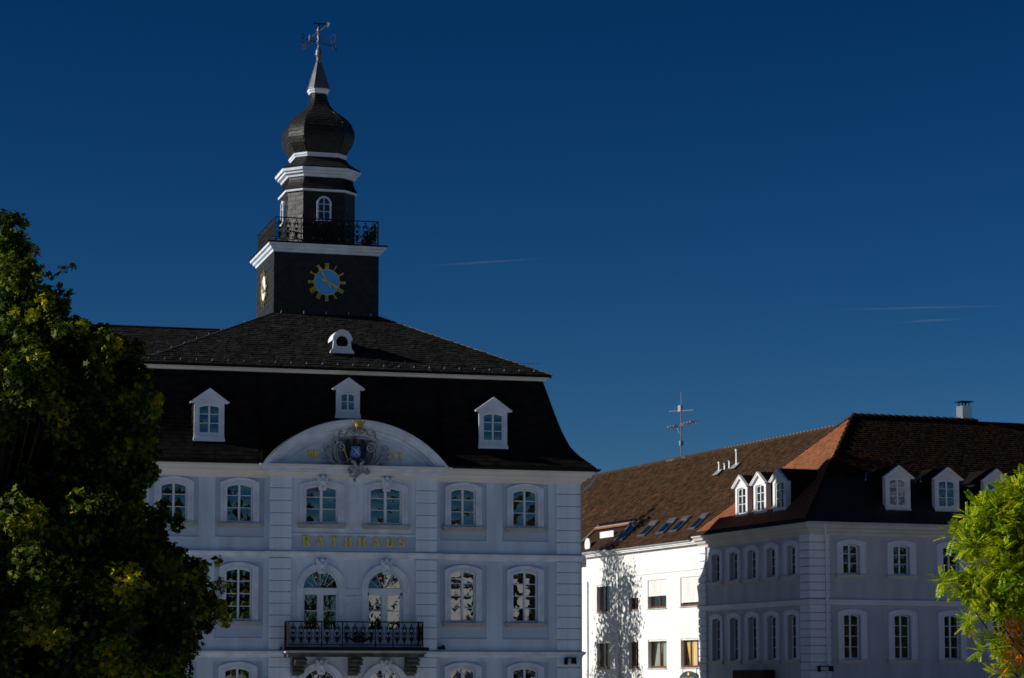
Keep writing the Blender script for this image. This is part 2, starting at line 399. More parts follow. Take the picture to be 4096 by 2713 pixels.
# ================================================================== THE GROUND
g = MB(); g.add([(-3000, -3000, -0.02), (3000, -3000, -0.02), (3000, 3000, -0.02), (-3000, 3000, -0.02)], [(0, 1, 2, 3)])
tag(g.build('ground', 'grass'), 'pale open ground running out beyond the town square', kind='structure')
g = MB(); g.add([(-90, -70, -0.012), (90, -70, -0.012), (90, 99, -0.012), (-90, 99, -0.012)], [(0, 1, 2, 3)])
tag(g.build('town_square', 'paving'), 'pale stone paving of the square in front of the town hall', kind='structure')

# ================================================================== TOWN HALL (local x along the facade, y into the building)
ROT = R(15.3)
TH = thing('town_hall', 'white baroque town hall with black slate mansard roof and pilasters', 'building', (-6.390, 100, 0), ROT)
XL, XR, AX, DEP = -10.0, 9.58, -0.21, 17.05
PL, PR = -3.70, 3.27                    # edges of the projecting middle bay
YR = -0.30                              # its face
UP, MID, GR = 9.65, 5.65, 1.60          # window sill heights
H1, H2, H3 = 1.50, 2.04, 2.06
wx = [-7.62, -4.93, 4.50, 7.20]
WW = 1.08
m = MB(); facade(m, XL, PL, 0, 11.8, 0.0, [(x, WW, [(GR, GR + H3, .11), (MID, MID + H2, .11), (UP, UP + H1, .11)]) for x in wx[:2]], 0.22)
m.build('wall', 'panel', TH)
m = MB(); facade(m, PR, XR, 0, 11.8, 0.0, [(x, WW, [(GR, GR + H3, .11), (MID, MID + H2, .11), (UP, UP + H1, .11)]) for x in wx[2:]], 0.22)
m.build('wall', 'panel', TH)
for a, b, xs in ((XL, PL, wx[:2]), (PR, XR, wx[2:])):
    m = MB()                            # raised field with a sunk panel round every window
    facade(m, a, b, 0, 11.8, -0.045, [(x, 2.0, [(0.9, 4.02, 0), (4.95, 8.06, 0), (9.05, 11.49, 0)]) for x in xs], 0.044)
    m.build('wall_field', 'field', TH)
m = MB(); m.box(XL, XR, DEP - 0.2, DEP, 0, 11.8); m.box(XL, XL + 0.2, 0.24, DEP - 0.202, 0, 11.8); m.box(XR - 0.2, XR, 0.24, DEP - 0.202, 0, 11.8)
m.box(XL + 0.21, XR - 0.21, 0.24, 0.26, 0, 11.8)
m.build('wall', 'field', TH)
window_proto('up', WW, H1, .11, (0.355, 0.69), 0.17, 0.25, 0.21)
window_proto('mid', WW, H2, .11, (0.25, 0.50, 0.75), 0.17, 0.25, 0.21)
for x in wx:
    place_window('up', TH, (x, 0, UP)); place_window('mid', TH, (x, 0, MID)); place_window('mid', TH, (x, 0, GR))
# --- middle bay
cx1, cx2 = -1.58, 1.12
m = MB()
facade(m, PL, PR, 0, 11.8, YR, [(cx1, 1.5, [(0.0, 2.95, .75), (4.62, 6.98, .75)]), (cx2, 1.5, [(0.0, 2.95, .75), (4.62, 6.98, .75)])][:0] +
       [(cx1, 1.48, []), (cx2, 1.48, [])], 0.2)
m.v, m.f = [], []
facade(m, PL, PR, 0, 8.3, YR, [(cx1, 1.5, [(0.0, 2.97, .75), (4.62, 6.99, .75)]), (cx2, 1.5, [(0.0, 2.97, .75), (4.62, 6.99, .75)])], 0.26)
facade(m, PL, PR, 8.3, 11.8, YR, [(cx1, 1.34, [(UP, UP + 1.46, .11)]), (cx2, 1.34, [(UP, UP + 1.46, .11)])], 0.22)
m.box(PL, PL + 0.1, YR + 0.001, 0.0, 0, 11.8); m.box(PR - 0.1, PR, YR + 0.001, 0.0, 0, 11.8)
m.build('wall', 'stone', TH)
window_proto('upm', 1.34, 1.46, .11, (0.355, 0.69), 0.17, 0.24, 0.17, out=0.05, lug=True, mull=0.11)
for x in (cx1, cx2): place_window('upm', TH, (x, YR, UP))
m = MB(); m.box(-2.83, 2.38, YR - 0.03, YR - 0.001, 8.52, 8.60); m.box(-2.83, 2.38, YR - 0.05, YR - 0.001, 9.16, 9.24)
m.build('frieze_moulding', 'trim', TH)
m = MB(); m.box(-2.83, 2.38, YR - 0.012, YR - 0.001, 8.60, 9.16); m.build('frieze_panel', 'panel', TH)
# arched balcony doors and ground floor doors
def door_proto():
    w, hs = 1.5, 2.37; fr = MB(); yg = 0.2
    fr.box(-w / 2, -w / 2 + 0.09, yg - 0.06, yg + 0.02, 0, hs); fr.box(w / 2 - 0.09, w / 2, yg - 0.06, yg + 0.02, 0, hs)
    fr.box(-0.13, 0.13, yg - 0.08, yg + 0.02, 0, hs - 0.16)
    fr.box(-w / 2, w / 2, yg - 0.10, yg + 0.02, hs - 0.16, hs + 0.02); fr.box(-w / 2, w / 2, yg - 0.06, yg + 0.015, hs - 0.26, hs - 0.16)
    for sx in (-1, 1):
        fr.box(min(sx * .13, sx * .66), max(sx * .13, sx * .66), yg - 0.03, yg + 0.01, 1.44, 1.47)
        fr.box(min(sx * .13, sx * .66), max(sx * .13, sx * .66), yg - 0.05, yg + 0.015, 0, 0.7)
    o = arc(w, hs + .02, .73, 14); i = arc(w - .10, hs + .02, .68, 14); fr.ring(o, i, yg - 0.06, yg + 0.02)
    for a in (-60, -30, 0, 30, 60):
        sa, ca = math.sin(R(a)), math.cos(R(a))
        fr.tube([(0.30 * sa, yg - 0.02, hs + 0.02 + 0.12 * ca), (0.70 * sa, yg - 0.02, hs + 0.02 + 0.68 * ca)], 0.014, 4)
    P = []
    for (a, b, c, d) in ((-.66, -.13, .7, 1.44), (-.66, -.13, 1.47, 2.11), (.13, .66, .7, 1.44), (.13, .66, 1.47, 2.11)):
        p = MB(); p.add([(a, yg - .004, c), (b, yg - .006, c), (b, yg - .002, d), (a, yg - .004, d)], [(0, 1, 2, 3)]); P.append(p.mesh('pane', 'glass'))
    ang = [-90, -60, -30, 0, 30, 60, 90]
    for k in range(6):
        a, b = R(ang[k] + 1.5), R(ang[k + 1] - 1.5); p = MB(); tl = (rnd.random() - .5) * .012
        p.add([(0, yg - .003, hs + .03), (0.70 * math.sin(a), yg - .003 + tl, hs + .03 + .68 * math.cos(a)), (0.70 * math.sin((a + b) / 2), yg - .003, hs + .03 + .68 * math.cos((a + b) / 2)), (0.70 * math.sin(b), yg - .003 - tl, hs + .03 + .68 * math.cos(b))], [(0, 3, 2, 1)])
        P.append(p.mesh('pane', 'glass'))
    s_ = MB()
    def u(wd, rs, hh=hs): return [(wd / 2, 0)] + arc(wd, hh, rs, 14) + [(-wd / 2, 0)]
    s_.ring(arc(2.02, hs, 1.0, 16), arc(1.5, hs, .75, 16), -0.09, 0.01)
    s_.ring(arc(2.03, hs, 1.005, 16), arc(1.88, hs, .93, 16), -0.125, -0.08)
    s_.box(-1.02, -.75, -0.11, .01, hs - .16, hs); s_.box(.75, 1.02, -0.11, .01, hs - .16, hs)
    s_.box(-.98, -.75, -0.06, .01, 0, hs - .165); s_.box(.75, .98, -0.06, .01, 0, hs - .165)
    return fr.mesh('door', 'frame'), P, s_.mesh('surround', 'trim')
dfr, dp, dsur = door_proto()
def keystone(x, y, z, s=1.0):
    k = MB(); k.prism([(x - .13 * s, z - .30 * s), (x + .13 * s, z - .30 * s), (x + .21 * s, z + .22 * s), (x - .21 * s, z + .22 * s)], y - .16, y + .01)
    for a, b, r in ((0, .02, .13), (-.11, .12, .08), (.11, .12, .08), (0, .19, .09), (-.06, -.10, .06), (.06, -.10, .06), (0, -.22, .07), (-.17, .2, .06), (.17, .2, .06)):
        k.lathe([(r * s * math.cos(t), z + b * s + r * s * math.sin(t)) for t in (-1.4, -.7, 0, .7, 1.4)], x + a * s, y - .17, 8)
    return k.build('keystone', 'trim', TH)
for x in (cx1, cx2):
    for z0 in (4.62, 0.58):
        d = put('door', dfr, TH, (x, YR, z0))
        for p in dp: put('pane', p, d)
        put('surround', dsur, d)
    keystone(x, YR - .08, 11.34, 1.1); keystone(x, YR - .08, 7.92, 1.15); keystone(x, YR - .08, 3.80, 1.1)
# small carved panels between the doors
m = MB()
m.ring([(-.62, 4.75), (.18, 4.75), (.18, 6.25), (.06, 6.37), (-.50, 6.37), (-.62, 6.25)], [(-.57, 4.80), (.13, 4.80), (.13, 6.21), (.03, 6.32), (-.47, 6.32), (-.57, 6.21)], YR - .025, YR - .001, True)
m.box(-.78, .32, YR - .05, YR - .001, 6.62, 6.68); m.box(-.78, .32, YR - .03, YR - .001, 9.0 - 2.08, 6.98)
m.prism([(-.42, 9.50), (-.24, 9.30), (-.06, 9.50), (-.06, 11.2), (-.42, 11.2)], YR - .03, YR - .001)
m.build('wall_panel', 'trim', TH)
# --- rusticated pilasters, stone by stone
ps = [(XL, -8.97, -.02), (PL - .03, -2.83, YR + .02), (2.38, PR + .03, YR + .02), (8.55, XR + .03, -.02)]
stone_me = {}
def stone(x0, x1, y, z0, z1):
    key = (round(x1 - x0, 3), round(z1 - z0, 3))
    if key not in stone_me:
        b = MB(); wd, h = key; c = .022
        b.loft([[(0, 0, 0), (wd, 0, 0), (wd, 0, h), (0, 0, h)], [(0, -.075, 0), (wd, -.075, 0), (wd, -.075, h), (0, -.075, h)],
                [(c, -.095, c), (wd - c, -.095, c), (wd - c, -.095, h - c), (c, -.095, h - c)]])
        stone_me[key] = b.mesh('stone', 'stone')
    put('stone', stone_me[key], TH, (x0, y, z0))
for x0, x1, y in ps:
    zz = [8.52] + [9.04 + .513 * k for k in range(5)] + [11.62]
    for a, b in zip(zz[:-1], zz[1:]): stone(x0, x1, y - .025, a + .012, b - .012)
    zz = [4.47, 4.95, 5.415, 5.89, 6.37, 6.84, 7.30, 7.77, 8.22]
    for a, b in zip(zz[:-1], zz[1:]): stone(x0, x1, y - .025, a + .012, b - .012)
    zz = [.45 + .475 * k for k in range(8)] + [4.18]
    for a, b in zip(zz[:-1], zz[1:]): stone(x0, x1, y - .025, a + .012, b - .012)
# --- string courses and main cornice follow the breaks of the plan
def plan(o=0.0):
    return [(XL, 0), (XL, DEP)][::-1] and [(XL, 0), (-8.97, 0), (PL, 0), (PL, YR), (PR, YR), (PR, 0), (XR, 0), (XR, DEP), (XL, DEP)]
PP = [(XL - .02, -.06), (-8.95, -.06), (-8.95, -.045), (PL - .03, -.045), (PL - .03, YR - .02), (PR + .03, YR - .02), (PR + .03, -.045), (8.53, -.045), (8.53, -.10), (XR + .02, -.10), (XR + .02, DEP), (XL - .02, DEP)]
for z in (8.22, 4.16):
    m = MB(); m.sweep(PP, [(-.02, z), (.06, z + .02), (.08, z + .10), (.17, z + .17), (.19, z + .25), (.17, z + .27), (-.02, z + .30)]); m.build('string_course', 'trim', TH)
m = MB(); m.sweep(PP, [(-.02, 11.50), (.05, 11.52), (.07, 11.60), (.22, 11.68), (.25, 11.76), (.40, 11.79), (.42, 11.90), (.50, 11.93), (.52, 12.04), (-.3, 12.05)]); m.build('cornice', 'cornice', TH)
m = MB(); m.sweep(PP, [(-.02, 0), (.12, 0), (.12, .40), (.05, .45), (-.02, .45)]); m.build('plinth', 'sill', TH)
# --- mansard roof
RP = [(XL, 0), (XR, 0), (XR, DEP), (XL, DEP)]
prof = [(.40, 12.04), (.68, 12.08), (.60, 12.17), (.38, 12.40), (.08, 12.66), (-.12, 12.90), (-.29, 13.15), (-.42, 13.43), (-.53, 13.71), (-.67, 14.10), (-.79, 14.49), (-1.05, 15.39), (-1.24, 16.06)]
RPo = [(AX + 3.84, 0), (XR, 0), (XR, DEP), (XL, DEP), (XL, 0), (AX - 3.84, 0)]
roof = MB(); roof.sweep(RPo, prof, False)
roof.sweep([(AX - 3.84, 0), (AX + 3.84, 0)], [(-.4, 12.66)] + [p for p in prof if p[1] > 12.6], False)
roofo = roof.build('mansard_roof', 'slate_base', TH)
def offx(z):
    for (o0, z0), (o1, z1) in zip(prof[1:-1], prof[2:]):
        if z0 <= z <= z1: return o0 + (o1 - o0) * (z - z0) / (z1 - z0)
    return -1.24
# slates of the front slope, course by course (too dark to pick apart singly)
def eL(t): z = 12.2 + 3.84 * t; o = offx(z); return Vector((XL - o, -o, z))
def eR(t): z = 12.2 + 3.84 * t; o = offx(z); return Vector((XR + o, -o, z))
def skip_ped(p): return abs(p.x - AX) < 3.95 and (p.z < 12.75 or (p.x - AX) ** 2 + (p.z - (13.93 - 4.92)) ** 2 < 4.92 ** 2)
m = facet_tiles(eL, eR, 0, 1, 22, .30, .012, .8, skip=skip_ped)
tag(m.build('slates', 'slate_m', roofo), None, kind='stuff')
m = MB(); m.sweep(RP, [(-1.22, 16.04), (-1.13, 16.05), (-1.10, 16.13), (-1.0, 16.16), (-.97, 16.26), (-1.3, 16.28)]); m.build('upper_cornice', 'cornice', TH)
# guttering
m = MB(); m.sweep(RPo, [(.56, 12.10), (.60, 12.03), (.68, 12.02), (.74, 12.07), (.75, 12.13), (.72, 12.13), (.68, 12.08), (.60, 12.10)], False); m.build('gutter', 'iron', TH)
m = MB(); m.tube([(XR + .55, -.45, 12.05), (XR + .53, -.42, 11.75), (XR + .42, -.30, 11.52), (XR + .18, -.10, 11.28), (XR + .07, .02, 11.12), (XR + .07, .02, .2)], .05, 8); m.build('downpipe', 'zinc', TH)
# --- upper hipped roof round the tower
TX0, TX1, TY0, TY1 = -.235 - 2.35, -.235 + 2.35, 6.0, 10.7
e0 = [(XL + .93, .93), (XR - .93, .93), (XR - .93, DEP - .93), (XL + .93, DEP - .93)]
tp = [(TX0, TY0), (TX1, TY0), (TX1, TY1), (TX0, TY1)]
ZE, ZT = 16.28, 19.30
m = MB(); m.loft([[(x, y, ZE - .1) for x, y in e0], [(x, y, ZE) for x, y in e0], [(x, y, ZT) for x, y in tp]], False)
upr = m.build('upper_roof', 'slate_base', TH)
fl, frr = lerp3((e0[0][0] - .03, e0[0][1] - .03, ZE), (TX0, TY0, ZT)), lerp3((e0[1][0] + .03, e0[1][1] - .03, ZE), (TX1, TY0, ZT))
m = facet_tiles(fl, frr, 0, 1, 27, .26, .022, 1.4, over=1.3)
tag(m.build('slates', 'slate_roof', upr), None, kind='stuff')
m = facet_tiles(lerp3((e0[3][0], e0[3][1], ZE), (TX0, TY1, ZT)), lerp3((e0[0][0], e0[0][1], ZE), (TX0, TY0, ZT)), 0, 1, 27, .26, .02, 1.0)
tag(m.build('slates', 'slate_roof', upr), None, kind='stuff')
for a, b in ((fl(0), fl(1)), (frr(0), frr(1))):
    m = MB(); m.tube([a, b], .045, 6); m.build('hip_flashing', 'lead', upr)
# snow hooks, guard wire and lightning rod on the upper roof
hk = MB(); hk.box(-.015, .015, -.08, .03, .0, .025); hk.box(-.015, .015, -.08, -.055, .0, .075)
hk_me = hk.mesh('snow_hook', 'zinc')
for k in range(26):
    put('snow_hook', hk_me, TH, (-8.6 + k * .66, 1.12, 16.43))
for k in range(9):
    put('snow_hook', hk_me, TH, (fl(.15 + .09 * k).x, fl(.15 + .09 * k).y, fl(.15 + .09 * k).z + .05))
for k in range(5):
    o = put('snow_hook', hk_me, TH, (TX0 + .3 + k * 1.0, TY0 - .16, ZT - .02)); o.scale = (1, 1, 1.8)
m = MB()
pts = [(-8.7 + .55 * k, 1.5, 16.88) for k in range(32)]
m.tube([(pts[0][0], 1.5, 16.84), (pts[-1][0], 1.5, 16.84)], .006, 4)
for p in pts[::2]: m.tube([(p[0], 1.35, 16.52), (p[0], 1.5, 16.84)], .006, 4)
m.build('snow_guard', 'iron', TH)
m = MB(); m.prism([(8.35, 16.32), (8.75, 16.30), (8.75, 16.66)], 2.3, 2.4); m.build('roof_bracket', 'zinc', TH)
# --- oculus dormer on the upper roof
ocx, ocy, ocz = -.31, 2.05, 17.06
oc = MB()
shp = [(-.52, 0), (.52, 0), (.50, .10), (.40, .22), (.38, .45), (.38, .55)] + [(.38 * math.cos(t), .55 + .40 * math.sin(t)) for t in [math.pi * k / 10 for k in range(1, 10)]] + [(-.38, .55), (-.38, .45), (-.40, .22), (-.50, .10)]
rr = .265; n = len(shp)
hole = [(rr * math.cos(math.atan2(p[1] - .48, p[0])), .48 + rr * math.sin(math.atan2(p[1] - .48, p[0]))) for p in shp]
oc.ring(shp, hole, -.06, .06, True)
oc.ring([(.43 * math.cos(t), .55 + .46 * math.sin(t)) for t in [math.pi * k / 14 for k in range(0, 15)]], [(.36 * math.cos(t), .55 + .37 * math.sin(t)) for t in [math.pi * k / 14 for k in range(0, 15)]], -.12, .9)
oco = oc.build('oculus_dormer', 'trim', TH, (ocx, ocy, ocz))
m = MB(); m.prism([(p[0] * .86, p[1] * .93) for p in shp], .061, 1.5); m.build('dormer_roof', 'slate_base', oco)
m = MB(); m.loft([[(rr * .98 * math.cos(t), y, .48 + rr * .98 * math.sin(t)) for t in [2 * math.pi * k / 20 for k in range(20)]] for y in (.03, .05)]); m.build('pane', 'dark', oco)
m = MB(); m.tube([(-.24, 0, .48), (.24, 0, .48)], .012, 4); m.tube([(0, 0, .24), (0, 0, .72)], .012, 4)
m.tube([(.07 * math.cos(t), 0, .48 + .07 * math.sin(t)) for t in [2 * math.pi * k / 12 for k in range(13)]], .012, 4); m.build('glazing_bar', 'iron', oco)
# --- mansard dormers
M['pale_pane'] = mat('pale_glare_pane', (0.50, 0.46, 0.46), 0.12, 0.6, 0.7, 3.0, contrast=(.42, .52))  # pale blotches painted on the panes for a sunlit reflection
def dormer(parent, loc, rz, w, h, gable, depth, key, win_w, win_h, wm, slate='slate_base', side_tiles=True, eave=.16, painted_glare=False):
    """front face at local y=0, z=0 at the sill band; window key is sized win_w x win_h"""
    d = MB(); facade(d, -w / 2, w / 2, 0, h, 0, [(0, win_w, [(.14, .14 + win_h, .07)])], .16)
    d.prism([(-w / 2, h), (w / 2, h), (0, h + gable * .86)], 0, .05)
    d.box(-w / 2, -w / 2 + .05, .001, .3, 0, h); d.box(w / 2 - .05, w / 2, .001, .3, 0, h)
    d.box(-w / 2 - .03, w / 2 + .03, -.07, .05, -.15, -.03); d.box(-w / 2 - .015, w / 2 + .015, -.03, .05, -.03, .05)
    o = d.build('dormer', wm, parent, loc, rz)
    r = MB(); e = w / 2 + eave; g0 = h - .04; gt = h + gable
    r.ring([(e, g0), (0, gt + .03), (-e, g0)], [(e - .10, g0 - .02), (0, gt - .09), (-e + .10, g0 - .02)], -.13, .02)
    r.ring([(e + .03, g0 + .045), (0, gt + .085), (-e - .03, g0 + .045)], [(e, g0), (0, gt + .03), (-e, g0)], -.16, .02)
    r.build('gable_moulding', wm, o)
    r = MB(); r.ring([(e + .02, g0 + .05), (0, gt + .09), (-e - .02, g0 + .05)], [(e - .02, g0 - .02), (0, gt - .02), (-e + .02, g0 - .02)], .021, depth)
    r.build('dormer_roof', slate, o)
    s_ = MB(); s_.box(-w / 2 + .002, -w / 2 + .09, .301, depth, -.1, h); s_.box(w / 2 - .09, w / 2 - .002, .301, depth, -.1, h)
    s_.build('dormer_cheek', slate, o)
    if side_tiles:
        mt = MB()
        for sx in (-1,):
            for k in range(9):
                mt.box(sx * (w / 2 + .035 + .012 * (k % 2)), sx * (w / 2), .06, .5, h * k / 9, h * (k + .93) / 9)
        mt.build('slates', slate, o)
    pr = PROTO[key]; wn = put('casement', pr['frame'], o, (0, 0, .14))
    for v in pr['panes']:
        p = put('pane', v[rnd.randrange(2)], o, (0, 0, .14))
        if painted_glare: p.material_slots[0].link = 'OBJECT'; p.material_slots[0].material = M['pale_pane']
    return o
window_proto('dorm', .90, 1.17, .07, (0.34, 0.67), .10, 0, sill=False, mull=.07, mun=.03)
window_proto('dormc', .64, .74, .06, (0.5,), .10, 0, sill=False, mull=.06, mun=.03)
dormer(TH, (-6.19, .20, 13.12), 0, 1.24, 1.46, .50, 1.6, 'dorm', .90, 1.17, 'trim')
dormer(TH, (5.85, .20, 13.12), 0, 1.24, 1.46, .50, 1.6, 'dorm', .90, 1.17, 'trim')
dormer(TH, (-.32, .62, 14.28), 0, 1.02, 1.08, .40, 1.2, 'dormc', .64, .74, 'trim')
# --- segmental pediment
pcx, prad = AX, 4.92; pz = 13.93 - prad
def parc(rad, n=40, lo=11.98):
    a = math.acos((lo - pz) / rad); return [(pcx + rad * math.sin(t), pz + rad * math.cos(t)) for t in [a - 2 * a * k / n for k in range(n + 1)]]
def parc2(rad, n=40):
    a = math.acos((11.98 - pz) / prad) ; return [(pcx + rad * math.sin(t), pz + rad * math.cos(t)) for t in [a - 2 * a * k / n for k in range(n + 1)]]
m = MB(); m.ring(parc2(prad), parc2(prad - .12), -.84, .9); m.ring(parc2(prad - .121), parc2(prad - .24), -.70, .2); m.ring(parc2(prad - .241), parc2(prad - .33), -.62, .2); m.ring(parc2(prad - .331), parc2(prad - .45), -.34, .2)
m.build('pediment_moulding', 'trim', TH)
m = MB(); m.ring(parc2(prad + .03), parc2(prad + .001), -.83, .95); m.build('pediment_flashing', 'lead', TH)
m = MB(); po = [(pcx - 3.6, 11.9), (pcx + 3.6, 11.9)] + parc(prad - .3, 30, 12.0); m.prism(po, -.20, 0.6); m.build('pediment_wall', 'stone', TH)
m = MB()
m.ring([(pcx - 2.95, 12.20), (pcx + 2.95, 12.20)] + parc(prad - .66, 20, 12.25)[1:-1], [(pcx - 2.80, 12.25), (pcx + 2.80, 12.25)] + parc(prad - .72, 20, 12.30)[1:-1], -.27, -.19, True)
m.build('pediment_panel', 'trim', TH)
m = MB(); m.box(pcx - 3.80, pcx + 3.80, -.74, -.2, 11.80, 11.93); m.box(pcx - 3.76, pcx + 3.76, -.66, -.2, 11.72, 11.80); m.box(pcx - 3.82, pcx + 3.82, -.78, -.2, 11.93, 11.985)
m.build('pediment_ledge', 'trim', TH)
# --- lettering from thick and thin strokes
LET = {
 'R': [('t', .12, 0, .12, 1), ('n', .12, .97, .45, .97), ('a', .42, .745, .225, -90, 90), ('n', .12, .52, .45, .52), ('t', .40, .50, .72, 0)],
 'A': [('n', .05, 0, .38, 1), ('t', .38, 1, .70, 0), ('n', .18, .36, .58, .36)],
 'T': [('t', .38, 0, .38, 1), ('n', .02, .97, .74, .97), ('n', .03, .97, .02, .80), ('n', .73, .97, .74, .80)],
 'H': [('t', .12, 0, .12, 1), ('t', .64, 0, .64, 1), ('n', .12, .50, .64, .50)],
 'U': [('t', .12, .26, .12, 1), ('n', .64, .26, .64, 1), ('a', .38, .26, .26, 180, 360)],
 'S': [('a', .38, .74, .22, 30, 270), ('a', .38, .27, .24, -150, 90)],
 'M': [('n', .08, 0, .12, 1), ('t', .12, 1, .42, .15), ('n', .42, .15, .72, 1), ('t', .74, 0, .72, 1)],
 'D': [('t', .12, 0, .12, 1), ('n', .12, .97, .32, .97), ('n', .12, .03, .32, .03), ('a', .28, .5, .46, -90, 90)],
 'C': [('a', .46, .5, .44, 45, 315)],
 'L': [('t', .14, 0, .14, 1), ('n', .14, .03, .62, .03), ('n', .62, .03, .64, .2)],
 'W': [('t', .0, 1, .22, 0), ('n', .22, 0, .40, .8), ('t', .40, .8, .58, 0), ('n', .58, 0, .80, 1)],
 'N': [('n', .1, 0, .1, 1), ('t', .1, 1, .66, 0), ('n', .66, 0, .66, 1)],
 'O': [('a', .4, .5, .46, 0, 360)],
 'I': [('t', .15, 0, .15, 1)], 'V': [('t', .02, 1, .28, 0), ('n', .28, 0, .54, 1)], 'X': [('t', .04, 1, .56, 0), ('n', .04, 0, .56, 1)],
 'B': [('t', .12, 0, .12, 1), ('n', .12, .97, .4, .97), ('n', .12, .52, .4, .52), ('n', .12, .03, .4, .03), ('a', .38, .745, .225, -90, 90), ('a', .4, .275, .245, -90, 90)],
}
def glyph(mb, ch, h, x0, z0, y0, y1, thick=.15, thin=.07, xs=1.0, serif=True, tf=None):
    def P(x, z): return (x0 + x * h * xs, z0 + z * h)
    def bar(xa, za, xb, zb, wd):
        a = Vector(P(xa, za)); b = Vector(P(xb, zb)); d = (b - a)
        if d.length < 1e-6: return
        d.normalize(); n_ = Vector((-d.y, d.x)) * wd * h / 2
        q = [a - n_, b - n_, b + n_, a + n_]
        if (q[1] - q[0]).cross(q[2] - q[1]) < 0: q.reverse()
        q = [tuple(v) for v in q]
        if tf: q = [tf(v) for v in q]
        mb.prism(q, y0, y1)
    for s_ in LET[ch]:
        if s_[0] == 'a':
            _, cx, cz, rr_, a0, a1 = s_; n_ = max(4, int(abs(a1 - a0) / 18)); O, I = [], []
            for k in range(n_ + 1):
                t = R(a0 + (a1 - a0) * k / n_); th_ = (thin + (thick - thin) * abs(math.cos(t))) / 2
                O.append(P(cx + (rr_ + th_) * math.cos(t), cz + (rr_ + th_) * math.sin(t))); I.append(P(cx + (rr_ - th_) * math.cos(t), cz + (rr_ - th_) * math.sin(t)))
            if tf: O = [tf(v) for v in O]; I = [tf(v) for v in I]
            mb.ring(O, I, y0, y1)
        else:
            bar(s_[1], s_[2], s_[3], s_[4], thick if s_[0] == 't' else thin)
            if serif and s_[0] == 't' and abs(s_[1] - s_[3]) < .05:
                for z_ in (s_[2], s_[4]):
                    if z_ in (0, 1): bar(s_[1] - thick * .95, abs(z_ - .025), s_[1] + thick * .95, abs(z_ - .025), .05)
def letters(word, xs_, z0, h, y, wx_=1.0):
    for ch, x in zip(word, xs_):
        m = MB(); glyph(m, ch, h, 0, 0, -.05, 0.0, .19, .085, xs=wx_); o = m.build('letter', 'gold', TH, (x, y, z0)); o['label'] = 'gilt letter ' + ch
letters('RATHHAUS', [-2.36, -1.80, -1.20, -.62, -.04, .56, 1.14, 1.64], 8.74, .38, YR - .035)
letters('MD', [-2.19, -1.92], 12.35, .33, -.20, .9); letters('CCL', [1.20, 1.44, 1.68], 12.33, .33, -.20, .8)
# --- coat of arms in the tympanum: cartouche, eagle, shield, crown
CA = put('coat_of_arms', None, TH, (-.20, -.22, 12.0)); 
def fz(px, py): return ((px - 1090) * .00187, 1.93 - (py - 170) * .00187)
def tubef(mb, pts, r, y=-.14, n=6):
    P = []; q = [fz(*p) for p in pts]
    for i in range(len(q) - 1):     # catmull-rom
        p0, p1, p2, p3 = q[max(i - 1, 0)], q[i], q[i + 1], q[min(i + 2, len(q) - 1)]
        for k in range(4):
            t = k / 4
            P.append(tuple(.5 * ((2 * p1[j]) + (-p0[j] + p2[j]) * t + (2 * p0[j] - 5 * p1[j] + 4 * p2[j] - p3[j]) * t * t + (-p0[j] + 3 * p1[j] - 3 * p2[j] + p3[j]) * t ** 3) for j in (0, 1)))
    P.append(q[-1]); L = len(P)
    rr_ = r if isinstance(r, tuple) else (r, r)
    mb.tube([(p[0], y - .10 * math.sin(math.pi * i / L), p[1]) for i, p in enumerate(P)], [rr_[0] + (rr_[1] - rr_[0]) * i / L for i in range(L)], n)
def mirr(pts): return [(2180 - a, b + 10) for a, b in pts]
car = MB()
strokes = [([(790, 775), (745, 770), (725, 735), (755, 705), (810, 715), (835, 770), (800, 830), (740, 840), (670, 760), (640, 700)], .022),
           ([(810, 700), (740, 650), (670, 680), (625, 780), (618, 900), (650, 1030), (720, 1130), (820, 1190), (930, 1210)], (.035, .03)),
           ([(690, 720), (672, 830), (678, 960), (730, 1070), (830, 1150)], .022),
           ([(480, 740), (478, 850), (520, 980), (600, 1100), (720, 1180), (880, 1215)], (.025, .032)),
           ([(340, 760), (400, 830), (440, 920), (520, 1020), (600, 1120)], (.016, .026)),
           ([(380, 690), (430, 770), (470, 880), (530, 990)], (.014, .024)), ([(560, 600), (600, 680), (610, 780), (600, 900)], (.014, .022)),
           ([(330, 900), (400, 930), (480, 1000)], (.014, .024)), ([(350, 1020), (430, 1020), (540, 1080), (620, 1150)], (.016, .026)),
           ([(370, 1130), (460, 1110), (560, 1140), (700, 1200)], (.016, .026)),
           ([(760, 440), (720, 410), (690, 450), (720, 500), (800, 510), (860, 470), (890, 400), (950, 370)], (.02, .03)),
           ([(1000, 420), (1040, 420), (1040, 470), (990, 480), (950, 440), (970, 380), (1040, 370), (1070, 440)], .022),
           ([(690, 450), (680, 540), (640, 620), (650, 700)], (.026, .022)), ([(620, 540), (590, 600), (570, 700)], .02),
           ([(960, 1090), (1000, 1110), (1030, 1180), (1010, 1260), (1080, 1350)], (.04, .04)),
           ([(930, 1300), (960, 1330), (940, 1370), (900, 1350), (890, 1290), (950, 1250), (1010, 1280), (1030, 1350), (980, 1430), (900, 1410)], .026)]
for p, r in strokes:
    r = tuple(q * 1.75 for q in r) if isinstance(r, tuple) else r * 1.7
    yy = -.64 if p[0][0] in (930, 960) else (-.46 if p[0][1] < 500 else -.16)
    tubef(car, p, r, yy)
    if p[0][0] != 930: tubef(car, mirr(p), r, yy)
for p in ([(1200, 1250), (1180, 1330), (1100, 1400), (1090, 1430)], [(1300, 1260), (1340, 1330), (1300, 1370), (1240, 1330)], [(1080, 1400), (1030, 1470), (1000, 1520), (1040, 1530)]):
    tubef(car, p, .055, -.64)
